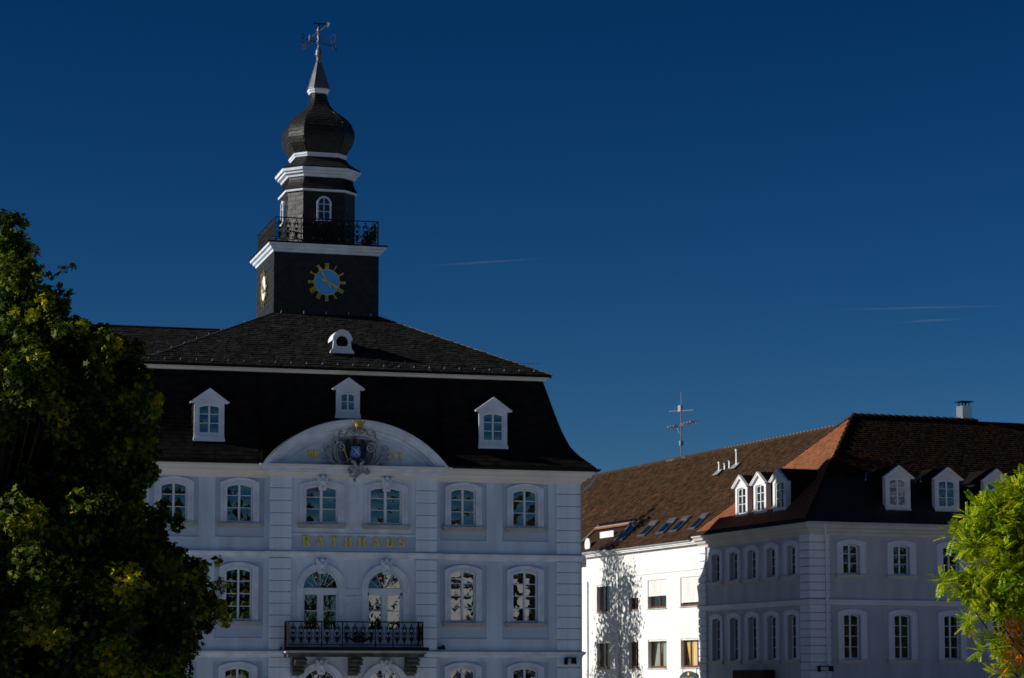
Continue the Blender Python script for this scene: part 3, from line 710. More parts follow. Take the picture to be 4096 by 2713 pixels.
for px_, py_, r in ((765, 765, .03), (1410, 770, .03), (1120, 430, .035), (985, 430, .028), (1235, 440, .028)):
    X, Z = fz(px_, py_); car.lathe([(r * 1.5 * math.cos(t), Z + r * 1.5 * math.sin(t)) for t in (-1.4, -.7, 0, .7, 1.4)], X, -.18, 8)
car.build('cartouche', 'cartouche', CA, smooth=True)
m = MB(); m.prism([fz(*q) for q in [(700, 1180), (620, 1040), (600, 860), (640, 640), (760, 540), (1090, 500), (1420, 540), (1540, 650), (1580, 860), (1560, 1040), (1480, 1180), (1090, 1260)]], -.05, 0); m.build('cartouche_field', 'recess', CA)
m = MB()
for sgn in (-1, 1):
    def W(pts): return [fz(1090 + sgn * (a - 1090), b) for a, b in pts]
    feathers = [[(940, 570), (915, 600), (930, 720), (960, 860), (1000, 860), (990, 700)], [(890, 610), (870, 640), (890, 760), (930, 880), (975, 880), (940, 700)],
                [(855, 680), (845, 720), (870, 830), (920, 930), (965, 900), (910, 780)], [(840, 770), (835, 810), (870, 900), (930, 970), (960, 920), (890, 850)],
                [(830, 850), (830, 890), (875, 960), (940, 1000), (960, 940), (890, 910)], [(825, 930), (840, 965), (900, 1010), (960, 1020), (960, 960)], [(850, 1010), (880, 1040), (960, 1050), (970, 990)]]
    for i, f in enumerate(feathers):
        q = W(f)
        ar_ = sum(q[k][0] * q[(k + 1) % len(q)][1] - q[(k + 1) % len(q)][0] * q[k][1] for k in range(len(q)))
        if ar_ < 0: q.reverse()
        m.prism(q, -.17 + .012 * i, -.0)
for f in ([(1040, 720), (1050, 640), (1040, 590), (1075, 560), (1110, 580), (1120, 660), (1150, 720), (1150, 1000), (1040, 1000)], [(1050, 990), (1130, 990), (1150, 1100), (1125, 1210), (1095, 1230), (1060, 1200), (1035, 1100)],
          [(960, 1060), (1040, 1010), (1050, 1080), (1000, 1100)], [(1130, 1010), (1220, 1060), (1190, 1100), (1130, 1080)]):
    q = [fz(*p) for p in f]; ar_ = sum(q[k][0] * q[(k + 1) % len(q)][1] - q[(k + 1) % len(q)][0] * q[k][1] for k in range(len(q)))
    if ar_ < 0: q.reverse()
    m.prism(q, -.19, 0)
m.build('eagle', 'blackp', CA)
m = MB(); tubef(m, [(775, 840), (830, 850), (870, 960), (905, 1060), (905, 1100)], .022, -.22, 5); tubef(m, [(905, 1060), (950, 1030), (1000, 1010)], .022, -.22, 5); tubef(m, [(800, 800), (830, 830), (850, 810)], .024, -.22, 5)
m.build('sceptre', 'gold_old', CA); m = MB(); tubef(m, [(1180, 1020), (1250, 1050), (1290, 1090)], .018, -.22, 5); m.build('talons', 'gold_old', CA)
m = MB(); q = [fz(*p) for p in [(985, 745), (1195, 745), (1185, 800), (1215, 880), (1200, 950), (1100, 1000), (985, 960), (968, 890), (995, 810)]]
ar_ = sum(q[k][0] * q[(k + 1) % len(q)][1] - q[(k + 1) % len(q)][0] * q[k][1] for k in range(len(q)))
if ar_ < 0: q.reverse()
m.prism(q, -.24, -.08); sh = m.build('shield', 'shield', CA)
m = MB(); tubef(m, [(1040, 790), (1080, 830), (1120, 880), (1160, 930)], (.026, .034), -.24, 5); tubef(m, [(1150, 780), (1120, 820), (1080, 880), (1040, 930)], (.032, .020), -.24, 5)
tubef(m, [(1110, 850), (1150, 850), (1170, 820)], .014, -.23, 5); m.build('lion', 'trim', CA)
m = MB(); a, b = fz(1110, 330), fz(1110, 190)
m.loft([[(a[0] + r * math.cos(t), -.70 + r * .6 * math.sin(t), z) for t in [2 * math.pi * k / 12 for k in range(12)]] for r, z in ((.15, a[1]), (.17, a[1] + .04), (.16, a[1] + .10), (.21, a[1] + .17), (.25, a[1] + .22), (.22, a[1] + .22), (.13, a[1] + .12))])
m.prism([(a[0] - .12, a[1] - .12), (a[0] + .12, a[1] - .12), (a[0] + .13, a[1] + .02), (a[0] - .13, a[1] + .02)], -.74, -.2)
for k in range(12):
    t = 2 * math.pi * k / 12; m.lathe([(.032 * math.cos(s_), a[1] + .24 + .035 * math.sin(s_)) for s_ in (-1.4, 0, 1.4)], a[0] + .24 * math.cos(t), -.70 + .17 * math.sin(t), 6)
m.build('crown', 'gold_dull', CA)
# --- balcony
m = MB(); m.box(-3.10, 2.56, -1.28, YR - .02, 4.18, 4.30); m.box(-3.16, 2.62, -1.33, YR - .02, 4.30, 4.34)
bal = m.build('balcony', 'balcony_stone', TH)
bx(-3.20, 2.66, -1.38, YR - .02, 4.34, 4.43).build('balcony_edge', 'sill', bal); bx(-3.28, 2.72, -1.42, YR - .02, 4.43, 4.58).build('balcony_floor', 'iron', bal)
def scroll(mb, cx, cz, r0, turns, sgn, y, tr=.016, ph=0.0, nseg=16):
    P = []
    for k in range(nseg + 1):
        t = k / nseg; a = ph + sgn * turns * 2 * math.pi * t; r = r0 * (1 - .82 * t); P.append((cx + r * math.cos(a), y, cz + r * math.sin(a)))
    mb.tube(P, tr, 4)
def iron_panel(mb, x0, x1, z0, z1, y, seed):
    rr_ = random.Random(seed); wd = x1 - x0; cx = (x0 + x1) / 2; h = z1 - z0
    n_ = max(1, round(wd / .33))
    for k in range(n_):
        c = x0 + wd * (k + .5) / n_; hw = wd / n_ / 2
        for sgn in (-1, 1):
            scroll(mb, c + sgn * hw * .48, z0 + h * .74, hw * .46, 1.4, sgn, y, .016, math.pi / 2 * (1 + 0 * sgn))
            scroll(mb, c + sgn * hw * .50, z0 + h * .28, hw * .48, 1.4, -sgn, y, .016, -math.pi / 2)
            mb.tube([(c + sgn * hw * .06, y, z0 + .03), (c + sgn * hw * .25, y, z0 + h * .3), (c + sgn * hw * .82, y, z0 + h * .5), (c + sgn * hw * .3, y, z0 + h * .72), (c, y, z1 - .03)], .015, 4)
        mb.tube([(c, y, z0 + .05), (c, y, z0 + h * .55)], .014, 4)
        for sgn in (-1, 1):
            mb.prism([(c, z0 + h * .40), (c + sgn * .09, z0 + h * .52), (c + sgn * .02, z0 + h * .60)][::sgn], y - .012, y + .012)
            mb.prism([(c, z0 + h * .14), (c + sgn * .07, z0 + h * .20), (c + sgn * .01, z0 + h * .30)][::sgn], y - .012, y + .012)
def iron_rail(parent, x0, x1, y0, y1, z0, z1, posts, name='railing', open_back=True, seeds=3):
    fr = MB()
    loop = [(x0, y1), (x0, y0), (x1, y0), (x1, y1)]
    for z, r in ((z1, .028), (z0 + .05, .018)):
        for (a, b) in zip(loop[:-1], loop[1:]) if open_back else zip(loop, loop[1:] + loop[:1]): fr.tube([(a[0], a[1], z), (b[0], b[1], z)], r, 6)
    for x in posts + [x0, x1]: fr.tube([(x, y0, z0 - .06), (x, y0, z1 + .02)], .024, 6)
    for x in (x0, x1):
        fr.tube([(x, y1, z0 - .06), (x, y1, z1 + .02)], .022, 6); fr.tube([(x, (y0 + y1) / 2, z0 - .06), (x, (y0 + y1) / 2, z1 + .02)], .02, 6)
    ro = fr.build(name, 'iron', parent)
    xs = sorted(posts + [x0, x1])
    for i, (a, b) in enumerate(zip(xs[:-1], xs[1:])):
        q = MB(); iron_panel(q, a + .02, b - .02, z0 + .06, z1 - .02, y0, seeds + i); q.build('scrollwork', 'iron', ro)
    for x in (x0, x1):
        q = MB(); iron_panel(q, 0, abs(y1 - y0) - .04, z0 + .06, z1 - .02, 0, 5)
        q.build('scrollwork', 'iron', ro, (x, y0 + .02, 0), math.pi / 2)
    if not open_back:
        q = MB(); iron_panel(q, x0 + .02, x1 - .02, z0 + .06, z1 - .02, y1, 9); q.build('scrollwork', 'iron', ro)
    return ro
iron_rail(TH, -3.08, 2.48, -1.30, -.42, 4.62, 5.60, [-1.73, -.87, .50, 1.23])
q = MB()                                # leafy centrepiece of the balcony grille
for a in range(-80, 81, 20):
    q.tube([(-.19, -1.32, 4.85), (-.19 + .18 * math.sin(R(a)), -1.33, 4.95 + .15 * math.cos(R(a))), (-.19 + .42 * math.sin(R(a)), -1.32, 5.0 + .38 * math.cos(R(a)))], [.03, .022, .008], 5)
for sgn in (-1, 1):
    q.tube([(-.19, -1.32, 4.78), (-.19 + sgn * .25, -1.33, 4.86), (-.19 + sgn * .5, -1.32, 4.98), (-.19 + sgn * .6, -1.32, 5.16)], [.05, .06, .04, .01], 6)
q.build('leaf_ornament', 'iron', bal)
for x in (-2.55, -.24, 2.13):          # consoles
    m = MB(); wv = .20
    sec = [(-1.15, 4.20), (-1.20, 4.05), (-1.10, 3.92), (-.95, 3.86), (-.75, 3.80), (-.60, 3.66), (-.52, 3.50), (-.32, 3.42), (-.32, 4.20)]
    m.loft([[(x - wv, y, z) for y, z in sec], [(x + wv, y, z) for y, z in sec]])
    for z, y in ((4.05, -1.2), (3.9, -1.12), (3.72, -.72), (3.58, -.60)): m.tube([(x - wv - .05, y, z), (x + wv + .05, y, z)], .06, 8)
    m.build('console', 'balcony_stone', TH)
# wall floodlights
def lamp(parent, x, y, z, sx=1):
    m = MB(); m.tube([(x, y + .25, z), (x, y, z + .02), (x + sx * .30, y - .12, z + .02)], .025, 6); m.box(x - .07, x + .05, y - .08, y + .06, z - .26, z + .02)
    m.prism([(x + sx * .30 - .10, z - .22), (x + sx * .30 + .10, z - .24), (x + sx * .30 + .07, z + .04), (x + sx * .30 - .06, z + .04)], y - .22, y - .02)
    m.build('floodlight', 'iron', parent)
lamp(TH, 8.92, -.25, 4.15)
m = MB(); m.box(3.42, 3.62, -.50, -.12, 4.50, 4.62); m.lathe([(.07, 4.50), (.10, 4.60), (.05, 4.68)], 3.56, -.4, 8); m.build('floodlight', 'iron', TH)
m = MB(); m.tube([(-3.95, -.1, 3.0), (-4.0, -.35, 3.05), (-4.0, -.42, 2.95)], .02, 5); m.lathe([(.05, 3.25), (.16, 3.20), (.19, 3.0), (.14, 2.9), (.10, 2.7)], -4.0, -.46, 8); m.build('wall_lantern', 'iron', TH)

# ================================================================== CLOCK TOWER on the ridge
TW = put('clock_tower', None, TH, (-.235, 8.35, 0))
m = MB(); hb = 2.35; m.box(-hb, hb, -hb, hb, 18.0, 22.2); m.build('tower_wall', 'slate_base', TW)
sq = [(-hb, -hb), (hb, -hb), (hb, hb), (-hb, hb)]
m = MB(); m.sweep(sq, [(-.02, 22.02), (.05, 22.04), (.07, 22.12), (.16, 22.18), (.18, 22.26), (.27, 22.31), (.30, 22.42), (-.02, 22.43)]); m.build('tower_cornice', 'trim', TW)
m = MB(); m.loft([[(x, y, 22.40) for x, y in ((-2.66, -2.66), (2.66, -2.66), (2.66, 2.66), (-2.66, 2.66))], [(x, y, 22.47) for x, y in ((-2.68, -2.68), (2.68, -2.68), (2.68, 2.68), (-2.68, 2.68))],
               [(x, y, 22.60) for x, y in ((-1.5, -1.5), (1.5, -1.5), (1.5, 1.5), (-1.5, 1.5))]]); m.build('tower_deck', 'slate_base', TW)
PIECES = []
zb, zt = 18.9, 22.02
def rows_on(parent, L0, R0, L1, R1, rows, tw, lift, matn='slate', single=False, jit=1.0, diag=0):
    pc = [] if single else None
    mm = facet_tiles(lerp3(L0, L1), lerp3(R0, R1), 0, 1, rows, tw, lift, jit, pieces=pc)
    if single: PIECES.extend([(parent, p, matn) for p in pc])
    else: tag(mm.build('slates', matn, parent), None, kind='stuff')
rows_on(TW, (-hb, hb, zb), (-hb, -hb, zb), (-hb, hb, zt), (-hb, -hb, zt), 11, .42, .014, single=True)
rows_on(TW, (-hb, -hb, 18.9), (hb, -hb, 18.9), (-hb, -hb, zt), (hb, -hb, zt), 15, .30, .012)
# chamfered-square sections
def sec8(h, k, z, cx=0, cy=0):
    return [(-(h - k), -h, z), (h - k, -h, z), (h, -(h - k), z), (h, h - k, z), (h - k, h, z), (-(h - k), h, z), (-h, h - k, z), (-h, -(h - k), z)]
H0, K0 = 1.53, .60
# belfry body with real arched openings in the front and left faces
bd = MB()
bd.loft([sec8(H0, K0, 22.45), sec8(H0, K0, 25.0)])
body = bd.build('belfry_wall', 'slate_base', TW)
s8 = [(p[0], p[1]) for p in sec8(H0, K0, 0)]
for (i, j, single, rows, tw) in ((7, 0, True, 12, .42), (6, 7, True, 12, .42), (0, 1, False, 12, .3), (1, 2, False, 12, .3)):
    a, b = s8[i], s8[j]
    rows_on(TW, (*a, 22.5), (*b, 22.5), (*a, 25.0), (*b, 25.0), rows, tw, .014, single=single)
m = MB(); m.sweep(s8, [(.0, 24.99), (.10, 25.0), (.12, 25.08), (.05, 25.10)]); m.build('belfry_band', 'trim', TW)
def loft8(prof_, cap=True):
    mm = MB(); mm.loft([sec8(h * .855, h * .855 * .39, z) for h, z in prof_], cap); return mm
skirt = [(1.93, 25.10), (1.80, 25.30), (1.72, 25.50), (1.69, 25.72)]
loft8(skirt).build('skirt_roof', 'slate_base', TW)
s8s = [(p[0], p[1]) for p in sec8(1.46, .57, 0)]
m = MB(); m.sweep(s8s, [(-.02, 25.66), (.06, 25.68), (.09, 25.76), (.20, 25.82), (.22, 25.90), (.30, 25.93), (.33, 26.05), (-.02, 26.07)]); m.build('belfry_cornice', 'trim', TW)
neck = [(2.06, 26.05), (2.07, 26.09), (1.86, 26.22), (1.60, 26.38), (1.42, 26.55), (1.33, 26.70)]
loft8(neck).build('neck_roof', 'slate_base', TW)
s8n = [(p[0], p[1]) for p in sec8(1.10, .43, 0)]
m = MB(); m.sweep(s8n, [(-.02, 26.62), (.05, 26.63), (.07, 26.72), (.11, 26.76), (.12, 26.84), (-.02, 26.85)]); m.build('neck_band', 'trim', TW)
onion = [(1.33, 26.82), (1.50, 27.05), (1.66, 27.28), (1.745, 27.52), (1.77, 27.77), (1.72, 28.02), (1.60, 28.26), (1.42, 28.48), (1.20, 28.66), (.96, 28.82), (.76, 28.98), (.60, 29.16), (.49, 29.36), (.42, 29.58), (.38, 29.84)]
dome = loft8(onion).build('onion_dome', 'slate_base', TW)
def interp(pr, z):
    for (h0, z0), (h1, z1) in zip(pr[:-1], pr[1:]):
        if z0 <= z <= z1: return h0 + (h1 - h0) * (z - z0) / (z1 - z0)
    return pr[-1][0]
def curved(parent, pr, i, rows, tw, single, z0, z1):
    def E(idx):
        def f(t):
            z = z0 + (z1 - z0) * t; h = interp(pr, z) * .855; return Vector(sec8(h, h * .39, z)[idx])
        return f
    pc = [] if single else None
    mm = facet_tiles(E(i), E((i + 1) % 8), 0, 1, rows, tw, .014, 1.0, pieces=pc, over=1.05)
    if single: PIECES.extend([(parent, p, 'slate') for p in pc])
    else: tag(mm.build('slates', 'slate', parent), None, kind='stuff')
curved(TW, onion, 7, 22, .36, True, 26.86, 29.8); curved(TW, onion, 6, 22, .36, False, 26.86, 29.8); curved(TW, onion, 0, 22, .30, False, 26.86, 29.8); curved(TW, onion, 1, 22, .30, False, 26.86, 29.8)
curved(TW, neck, 7, 5, .36, True, 26.1, 26.66); curved(TW, neck, 0, 5, .3, False, 26.1, 26.66); curved(TW, skirt, 7, 4, .36, True, 25.11, 25.68); curved(TW, skirt, 0, 4, .3, False, 25.11, 25.68)
s8t = [(p[0], p[1]) for p in sec8(.34, .13, 0)]
m = MB(); m.sweep(s8t, [(-.02, 29.76), (.06, 29.78), (.08, 29.85), (.12, 29.89), (.13, 29.97), (-.1, 30.0)]); m.build('spire_band', 'trim', TW)
spo = [(.565, 29.97), (.56, 30.02), (.44, 30.36), (.32, 30.75), (.15, 31.24)]
loft8(spo).build('spire', 'lead', TW)
m = MB()
m.lathe([(.10, 31.22), (.135, 31.24), (.10, 31.42), (.13, 31.56), (.175, 31.66), (.14, 31.70), (.15, 31.76), (.10, 31.90), (.055, 31.96), (.055, 32.10), (.11, 32.17), (.115, 32.24), (.045, 32.32), (.09, 32.46), (.04, 32.62), (.10, 32.70), (.10, 32.80), (.03, 32.94), (.02, 33.02)], 0, 0, 12)
vane = m.build('finial', 'lead', TW, smooth=True)
rloc = -ROT
def azv(az): a = R(az); return Vector((math.sin(a), math.cos(a), 0))
def loc_dir(az): v = azv(az); c, s_ = math.cos(-ROT), math.sin(-ROT); return Vector((v.x * c - v.y * s_, v.x * s_ + v.y * c, 0))
for ch, az in (('W', -47), ('N', 43), ('O', 133), ('S', -137)):
    d = loc_dir(az); m = MB(); m.tube([tuple(d * .08 + Vector((0, 0, 32.20))), tuple(d * .84 + Vector((0, 0, 32.20)))], .016, 5); m.build('compass_arm', 'iron', TW)
    m = MB(); glyph(m, ch, .38, -.15, -.19, -.012, .012, .065, .06, serif=False)
    o = m.build('compass_letter', 'iron', TW); o.location = tuple(d * .98 + Vector((0, 0, 32.20)))
    o.rotation_euler = (0, 0, math.atan2(d.y, d.x) if ch in 'ON' else math.atan2(d.y, d.x) + math.pi); o['label'] = 'iron compass letter ' + ch
d = loc_dir(156); a, b = Vector((0, 0, 32.72)) - d * 1.30, Vector((0, 0, 32.72)) + d * 1.25
m = MB(); m.tube([tuple(a), tuple(b)], .016, 5); pz_ = Vector((0, 0, 1))
for q, wd, ln, sgn in ((b, .14, .28, 1), (a, .15, .42, -1)):
    t_ = q + d * ln * sgn * (1 if sgn > 0 else .2); b_ = q - d * ln * .3 * sgn
    m.add([tuple(b_ + pz_ * wd), tuple(b_ - pz_ * wd), tuple(t_), tuple(b_ + pz_ * wd + Vector((.02, .02, 0))), tuple(b_ - pz_ * wd + Vector((.02, .02, 0))), tuple(t_ + Vector((.02, .02, 0)))], [(0, 1, 2), (5, 4, 3), (0, 2, 5, 3), (1, 4, 5, 2), (0, 3, 4, 1)])
m.box(a.x - .03, a.x + .03, a.y - .3, a.y + .1, 32.60, 32.84)
m.build('wind_arrow', 'lead', TW)
m = MB(); m.tube([(0, 0, 32.95), (0, 0, 33.06)], .04, 6); m.box(-.29, .29, -.02, .02, 33.05, 33.11); m.build('vane_bar', 'iron', TW)
# belfry windows
def belfry_window(x, y, z, rz):
    w_, hs = .50, .72; o = put('belfry_window', None, TW, (x, y, z), rz)
    m = MB(); m.ring([(w_ / 2 + .08, 0)] + arc(w_ + .16, hs, w_ / 2 + .08, 10) + [(-w_ / 2 - .08, 0)], [(w_ / 2, 0)] + arc(w_, hs, w_ / 2, 10) + [(-w_ / 2, 0)], -.09, 0)
    m.box(-w_ / 2 - .08, w_ / 2 + .08, -.11, 0, -.07, 0.0); m.build('surround', 'trim', o)
    m = MB(); m.box(-.018, .018, -.05, -.02, 0, hs + w_ / 2); m.box(-w_ / 2, w_ / 2, -.05, -.02, .34, .37); m.box(-w_ / 2, w_ / 2, -.05, -.02, .68, .71)
    m.build('glazing_bar', 'trim', o)
    m = MB(); m.prism([(-w_ / 2, 0), (w_ / 2, 0)] + arc(w_, hs, w_ / 2, 10), -.02, -.016); m.build('pane', 'glass_b', o)
belfry_window(0, -H0 - .015, 23.72, 0); belfry_window(-H0 - .015, 0, 23.72, -math.pi / 2)
# balustrade round the belfry
iron_rail(TW, -2.32, 2.32, -2.32, 2.32, 22.56, 23.58, [-1.16, 0, 1.16], 'balustrade', False)
# clocks
def clock(x, y, z, rz, dm='blue', nm='gold_old'):
    o = put('clock', None, TW, (x, y, z), rz)
    m = MB(); m.loft([[(r * math.cos(t), y_, r * math.sin(t)) for t in [2 * math.pi * k / 40 for k in range(40)]] for r, y_ in ((.56, 0), (.56, -.05), (.02, -.05))]); m.build('dial', dm, o)
    m = MB(); c40 = [2 * math.pi * k / 40 for k in range(40)]
    m.ring([(.585 * math.cos(t), .585 * math.sin(t)) for t in c40], [(.555 * math.cos(t), .555 * math.sin(t)) for t in c40], -.07, 0, True); m.build('dial_ring', 'gold' if nm == 'gold_old' else nm, o)
    for k, s_ in enumerate(['XII', 'I', 'II', 'III', 'IIII', 'V', 'VI', 'VII', 'VIII', 'IX', 'X', 'XI']):
        m = MB(); hh = .25; adv = {'X': .60, 'V': .56, 'I': .28}; tot = sum(adv[c] for c in s_) * hh * .62; x_ = -tot / 2; a_ = -R(30 * k)
        ca, sa = math.cos(a_), math.sin(a_)
        tf = lambda v: (v[0] * ca - (v[1] + .60) * sa, v[0] * sa + (v[1] + .60) * ca)
        for c in s_:
            glyph(m, c, hh, x_, 0, -.06, -.02, .115, .075, xs=.62, serif=False, tf=tf); x_ += adv[c] * hh * .62
        for z_ in (0.0, hh - .03):
            q = [tf((-tot / 2 - .01, z_)), tf((tot / 2, z_)), tf((tot / 2, z_ + .022)), tf((-tot / 2 - .01, z_ + .022))]; m.prism(q, -.06, -.02)
        m.build('numeral', nm, o)
    for ang, ln, tail, wd in ((-28.5, .80, .26, .035), (116, .56, .22, .045)):
        m = MB(); a_ = -R(ang); ca, sa = math.cos(a_), math.sin(a_); tf = lambda v: (v[0] * ca - v[1] * sa, v[0] * sa + v[1] * ca)
        m.prism([tf(v) for v in ((-wd * .6, -tail), (wd * .6, -tail), (wd, 0), (wd * .8, ln * .72), (wd * 2.0, ln * .80), (0, ln), (-wd * 2.0, ln * .80), (-wd * .8, ln * .72), (-wd, 0))], -.12, -.09)
        m.prism([tf((.05 * math.cos(t), -tail + .05 * math.sin(t))) for t in [2 * math.pi * k / 10 for k in range(10)]], -.125, -.085)
        m.build('clock_hand', 'gold' if nm == 'gold_old' else nm, o)
clock(0, -hb - .02, 20.75, 0); clock(-hb - .02, 0, 20.75, -math.pi / 2, 'white', 'gold_dull')  # side dial coloured white for the sun's glare on it, its gilding dulled
# single slates of the lit tower faces (nearest 300), the rest in one part
rnd.shuffle(PIECES)
PIECES.sort(key=lambda q: 0)
rest = MB()
for i, (par, p, mt) in enumerate(PIECES):
    if i < 290: p.build('slate', mt, par)
    else: rest.add(p.v, p.f)
if rest.v: tag(rest.build('slates', 'slate', TW), None, kind='stuff')

# the tower's parts belong to the town hall itself
for o in list(TW.children):
    o.parent = TH; o.location = (o.location.x - .235, o.location.y + 8.35, o.location.z)
bpy.data.objects.remove(TW)

# ================================================================== REAR WING of the town hall, seen over the tree
RW = thing('rear_wing', 'long slate roofed wing behind the left end of the town hall, above the tree', 'building', (-6.390, 100, 0), ROT)
m = MB(); m.box(-34, XL - .3, 3.4, 16.0, 0, 15.9); m.build('wall', 'field', RW)
m = MB(); m.sweep([(-34.2, 3.2), (-9.0, 3.2)], [(0, 15.7), (.25, 15.75), (.3, 15.95), (0, 15.97)], False); m.build('cornice', 'cornice', RW)
m = MB(); m.loft([[(-34.4, 2.9, 15.96), (-34.4, 8.9, 18.82), (-34.4, 16.3, 15.96)], [(-4.2, 2.9, 15.96), (-4.2, 8.9, 18.82), (-4.2, 16.3, 15.96)]]); rwr = m.build('roof', 'slate_base', RW)
m = facet_tiles(lerp3((-34.4, 2.88, 15.97), (-34.4, 8.9, 18.84)), lerp3((-4.6, 2.88, 15.97), (-4.6, 8.9, 18.84)), 0, 1, 26, .26, .022, 1.4, over=1.3)
tag(m.build('slates', 'slate_roof', rwr), None, kind='stuff')
m = MB(); m.tube([(-34.4, 8.9, 18.86), (-4.2, 8.9, 18.86)], .06, 6); m.build('ridge_flashing', 'slate_base', RW)
for k in range(8): put('snow_hook', hk_me, RW, (-11.5 - 1.0 * k, 8.75, 18.72)); put('snow_hook', hk_me, RW, (-10.2 - 1.6 * k, 3.5, 16.28))
m = MB(); m.tube([(-9.2, 3.5, 16.2), (-9.2, 3.5, 16.75), (-12.5, 3.5, 16.75)], .02, 5); m.tube([(-10.3, 3.5, 16.2), (-10.3, 3.5, 16.75)], .02, 5); m.build('snow_guard', 'zinc', RW)

# ================================================================== CORNER HOUSE (right), drawn in its own units and scaled
S2 = 110 / 122; BO = (15.075 * S2, 110, 3.2 * (1 - S2)); BROT = R(21)
def scaled(o): o.scale = (S2, S2, S2); return o
CH = scaled(thing('corner_house', 'grey plastered corner house with hipped tile roof and quoins', 'building', BO, BROT))
GB = -.4                                # foot of the walls in these units
UB, HB, MBZ, HM = 8.60, 1.43, 4.30, 2.20
bcol = [2.30, 5.21, 8.13, 11.05, 13.97, 16.9]; BW = .98
m = MB(); facade(m, .0, 19.5, GB, 10.7, 0, [(x, BW, [(MBZ, MBZ + HM, .09), (UB, UB + HB, .09)]) for x in bcol], .30)
m.box(19.3, 19.5, .01, 12.9, GB, 10.7); m.box(.2, 19.3, .32, .34, GB, 10.7)
m.build('wall', 'wall_b', CH)
scol = [-10.88, -8.70, -6.52, -4.30, -2.03]
m = MB(); facade(m, -12.9, 0, GB, 10.7, 0, [(x, BW, [(MBZ, MBZ + HM, .09), (UB, UB + HB, .09)]) for x in scol], .30)
m.box(-12.9, 0, .32, .34, GB, 10.7); m.build('wall', 'wall_b', CH, (0, 0, 0), -math.pi / 2)
m = MB(); m.box(.2, 19.3, 12.7, 12.9, GB, 10.7); m.build('wall', 'wall_b', CH)
kw = dict(surr=.34, out=.06, sm='trim_b', gm='glass_b', sillm='cornice_b')
window_proto('bup', BW, HB, .09, (0.345, 0.68), .26, srise=.16, **kw); window_proto('blow', BW, HM, .09, (0.25, .50, .75), .26, srise=.16, **kw)
for x in bcol[:5]: place_window('bup', CH, (x, 0, UB)); place_window('blow', CH, (x, 0, MBZ))
for x in scol: place_window('bup', CH, (0, -x, UB), -math.pi / 2); place_window('blow', CH, (0, -x, MBZ), -math.pi / 2)
stm = {}
def quoin(x0, x1, y0, y1, z0, z1):
    b = MB(); b.box(x0, x1, y0, y1, z0, z1); key = (round(x1 - x0, 2), round(y1 - y0, 2), round(z1 - z0, 3))
    if key not in stm:
        b = MB(); b.box(0, x1 - x0, 0, y1 - y0, 0, z1 - z0); stm[key] = b.mesh('stone', 'stone_b')
    put('stone', stm[key], CH, (x0, y0, z0))
def course(z0, z1, n_):
    return [(z0 + (z1 - z0) * k / n_ + .024, z0 + (z1 - z0) * (k + 1) / n_ - .024) for k in range(n_)]
for a, b in course(7.36, 10.6, 8) + course(GB, 7.05, 18):
    quoin(-.12, 1.02, -.12, .0, a, b); quoin(-.12, .0, .002, .98, a, b); quoin(-.13, 0.0, 12.05, 12.95, a, b)
    quoin(-.09, .3, -.0, .0, a, b) if False else None
m = MB(); m.add([(1.0, -.03, GB), (1.0, 0, GB), (0, 0, GB), (0, .96, GB), (-.03, .96, GB), (-.03, -.03, GB), (1.0, -.03, 10.7), (1.0, 0, 10.7), (0, 0, 10.7), (0, .96, 10.7), (-.03, .96, 10.7), (-.03, -.03, 10.7)], [(0, 1, 2, 3, 4, 5), (11, 10, 9, 8, 7, 6)] + [((i + 1) % 6, i, i + 6, (i + 1) % 6 + 6) for i in range(6)]); m.build('corner_backing', 'sill', CH)
bx(-.04, 0, 12.07, 12.93, GB, 10.7).build('corner_backing', 'sill', CH)
BP = [(19.5, 12.9), (0, 12.9), (0, 0), (19.5, 0)]
BPs = [(-.04, 12.94), (-.04, -.04), (19.5, -.04)]
m = MB(); m.sweep(BPs, [(-.05, 7.03), (.05, 7.05), (.07, 7.15), (.15, 7.22), (.17, 7.30), (-.05, 7.34)], False); m.build('string_course', 'trim_b', CH)
m = MB(); m.sweep(BPs, [(-.05, 10.52), (.05, 10.54), (.08, 10.68), (.20, 10.76), (.24, 10.86), (.38, 10.92), (.42, 11.03), (.52, 11.10), (.52, 11.16), (-.05, 11.18)], False); m.build('cornice', 'cornice_b', CH)
# hipped roof
RZ = 17.5; WR = 6.45; ap = (6.1, 6.45, RZ); ap2 = (19.5, 6.45, RZ)
c0 = (-.5, -.5, 11.18); c1 = (20, -.5, 11.18); c2 = (-.5, 13.4, 11.18)
def flare(z): return 0
m = MB(); m.add([c0, c1, (20, 6.45, RZ), ap, c2, (20, 13.4, 11.18)], [(0, 1, 2, 3), (4, 0, 3), (5, 4, 3, 2), (1, 5, 2)])
broof = m.build('roof', 'tile_base', CH)
split = .40                             # lower zone in slate, upper zone in tiles
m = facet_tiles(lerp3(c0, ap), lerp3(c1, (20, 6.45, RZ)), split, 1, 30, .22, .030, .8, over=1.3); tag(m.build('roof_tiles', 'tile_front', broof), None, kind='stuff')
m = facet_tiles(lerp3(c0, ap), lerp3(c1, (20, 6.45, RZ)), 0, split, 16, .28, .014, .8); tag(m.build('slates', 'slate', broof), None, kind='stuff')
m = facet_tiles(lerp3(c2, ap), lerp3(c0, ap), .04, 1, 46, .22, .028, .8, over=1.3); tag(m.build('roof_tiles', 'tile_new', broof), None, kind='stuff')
def ridge(parent, a, b, matn, step=.42, r=.12):
    a, b = Vector(a), Vector(b); n_ = int((b - a).length / step); d = (b - a) / n_
    me = None
    for k in range(n_):
        p = a + d * k; q = MB(); q.tube([(0, 0, 0), tuple(d * 1.08)], [r * 1.40, r * .75], 7); o = q.build('ridge_tile', matn, parent, tuple(p))
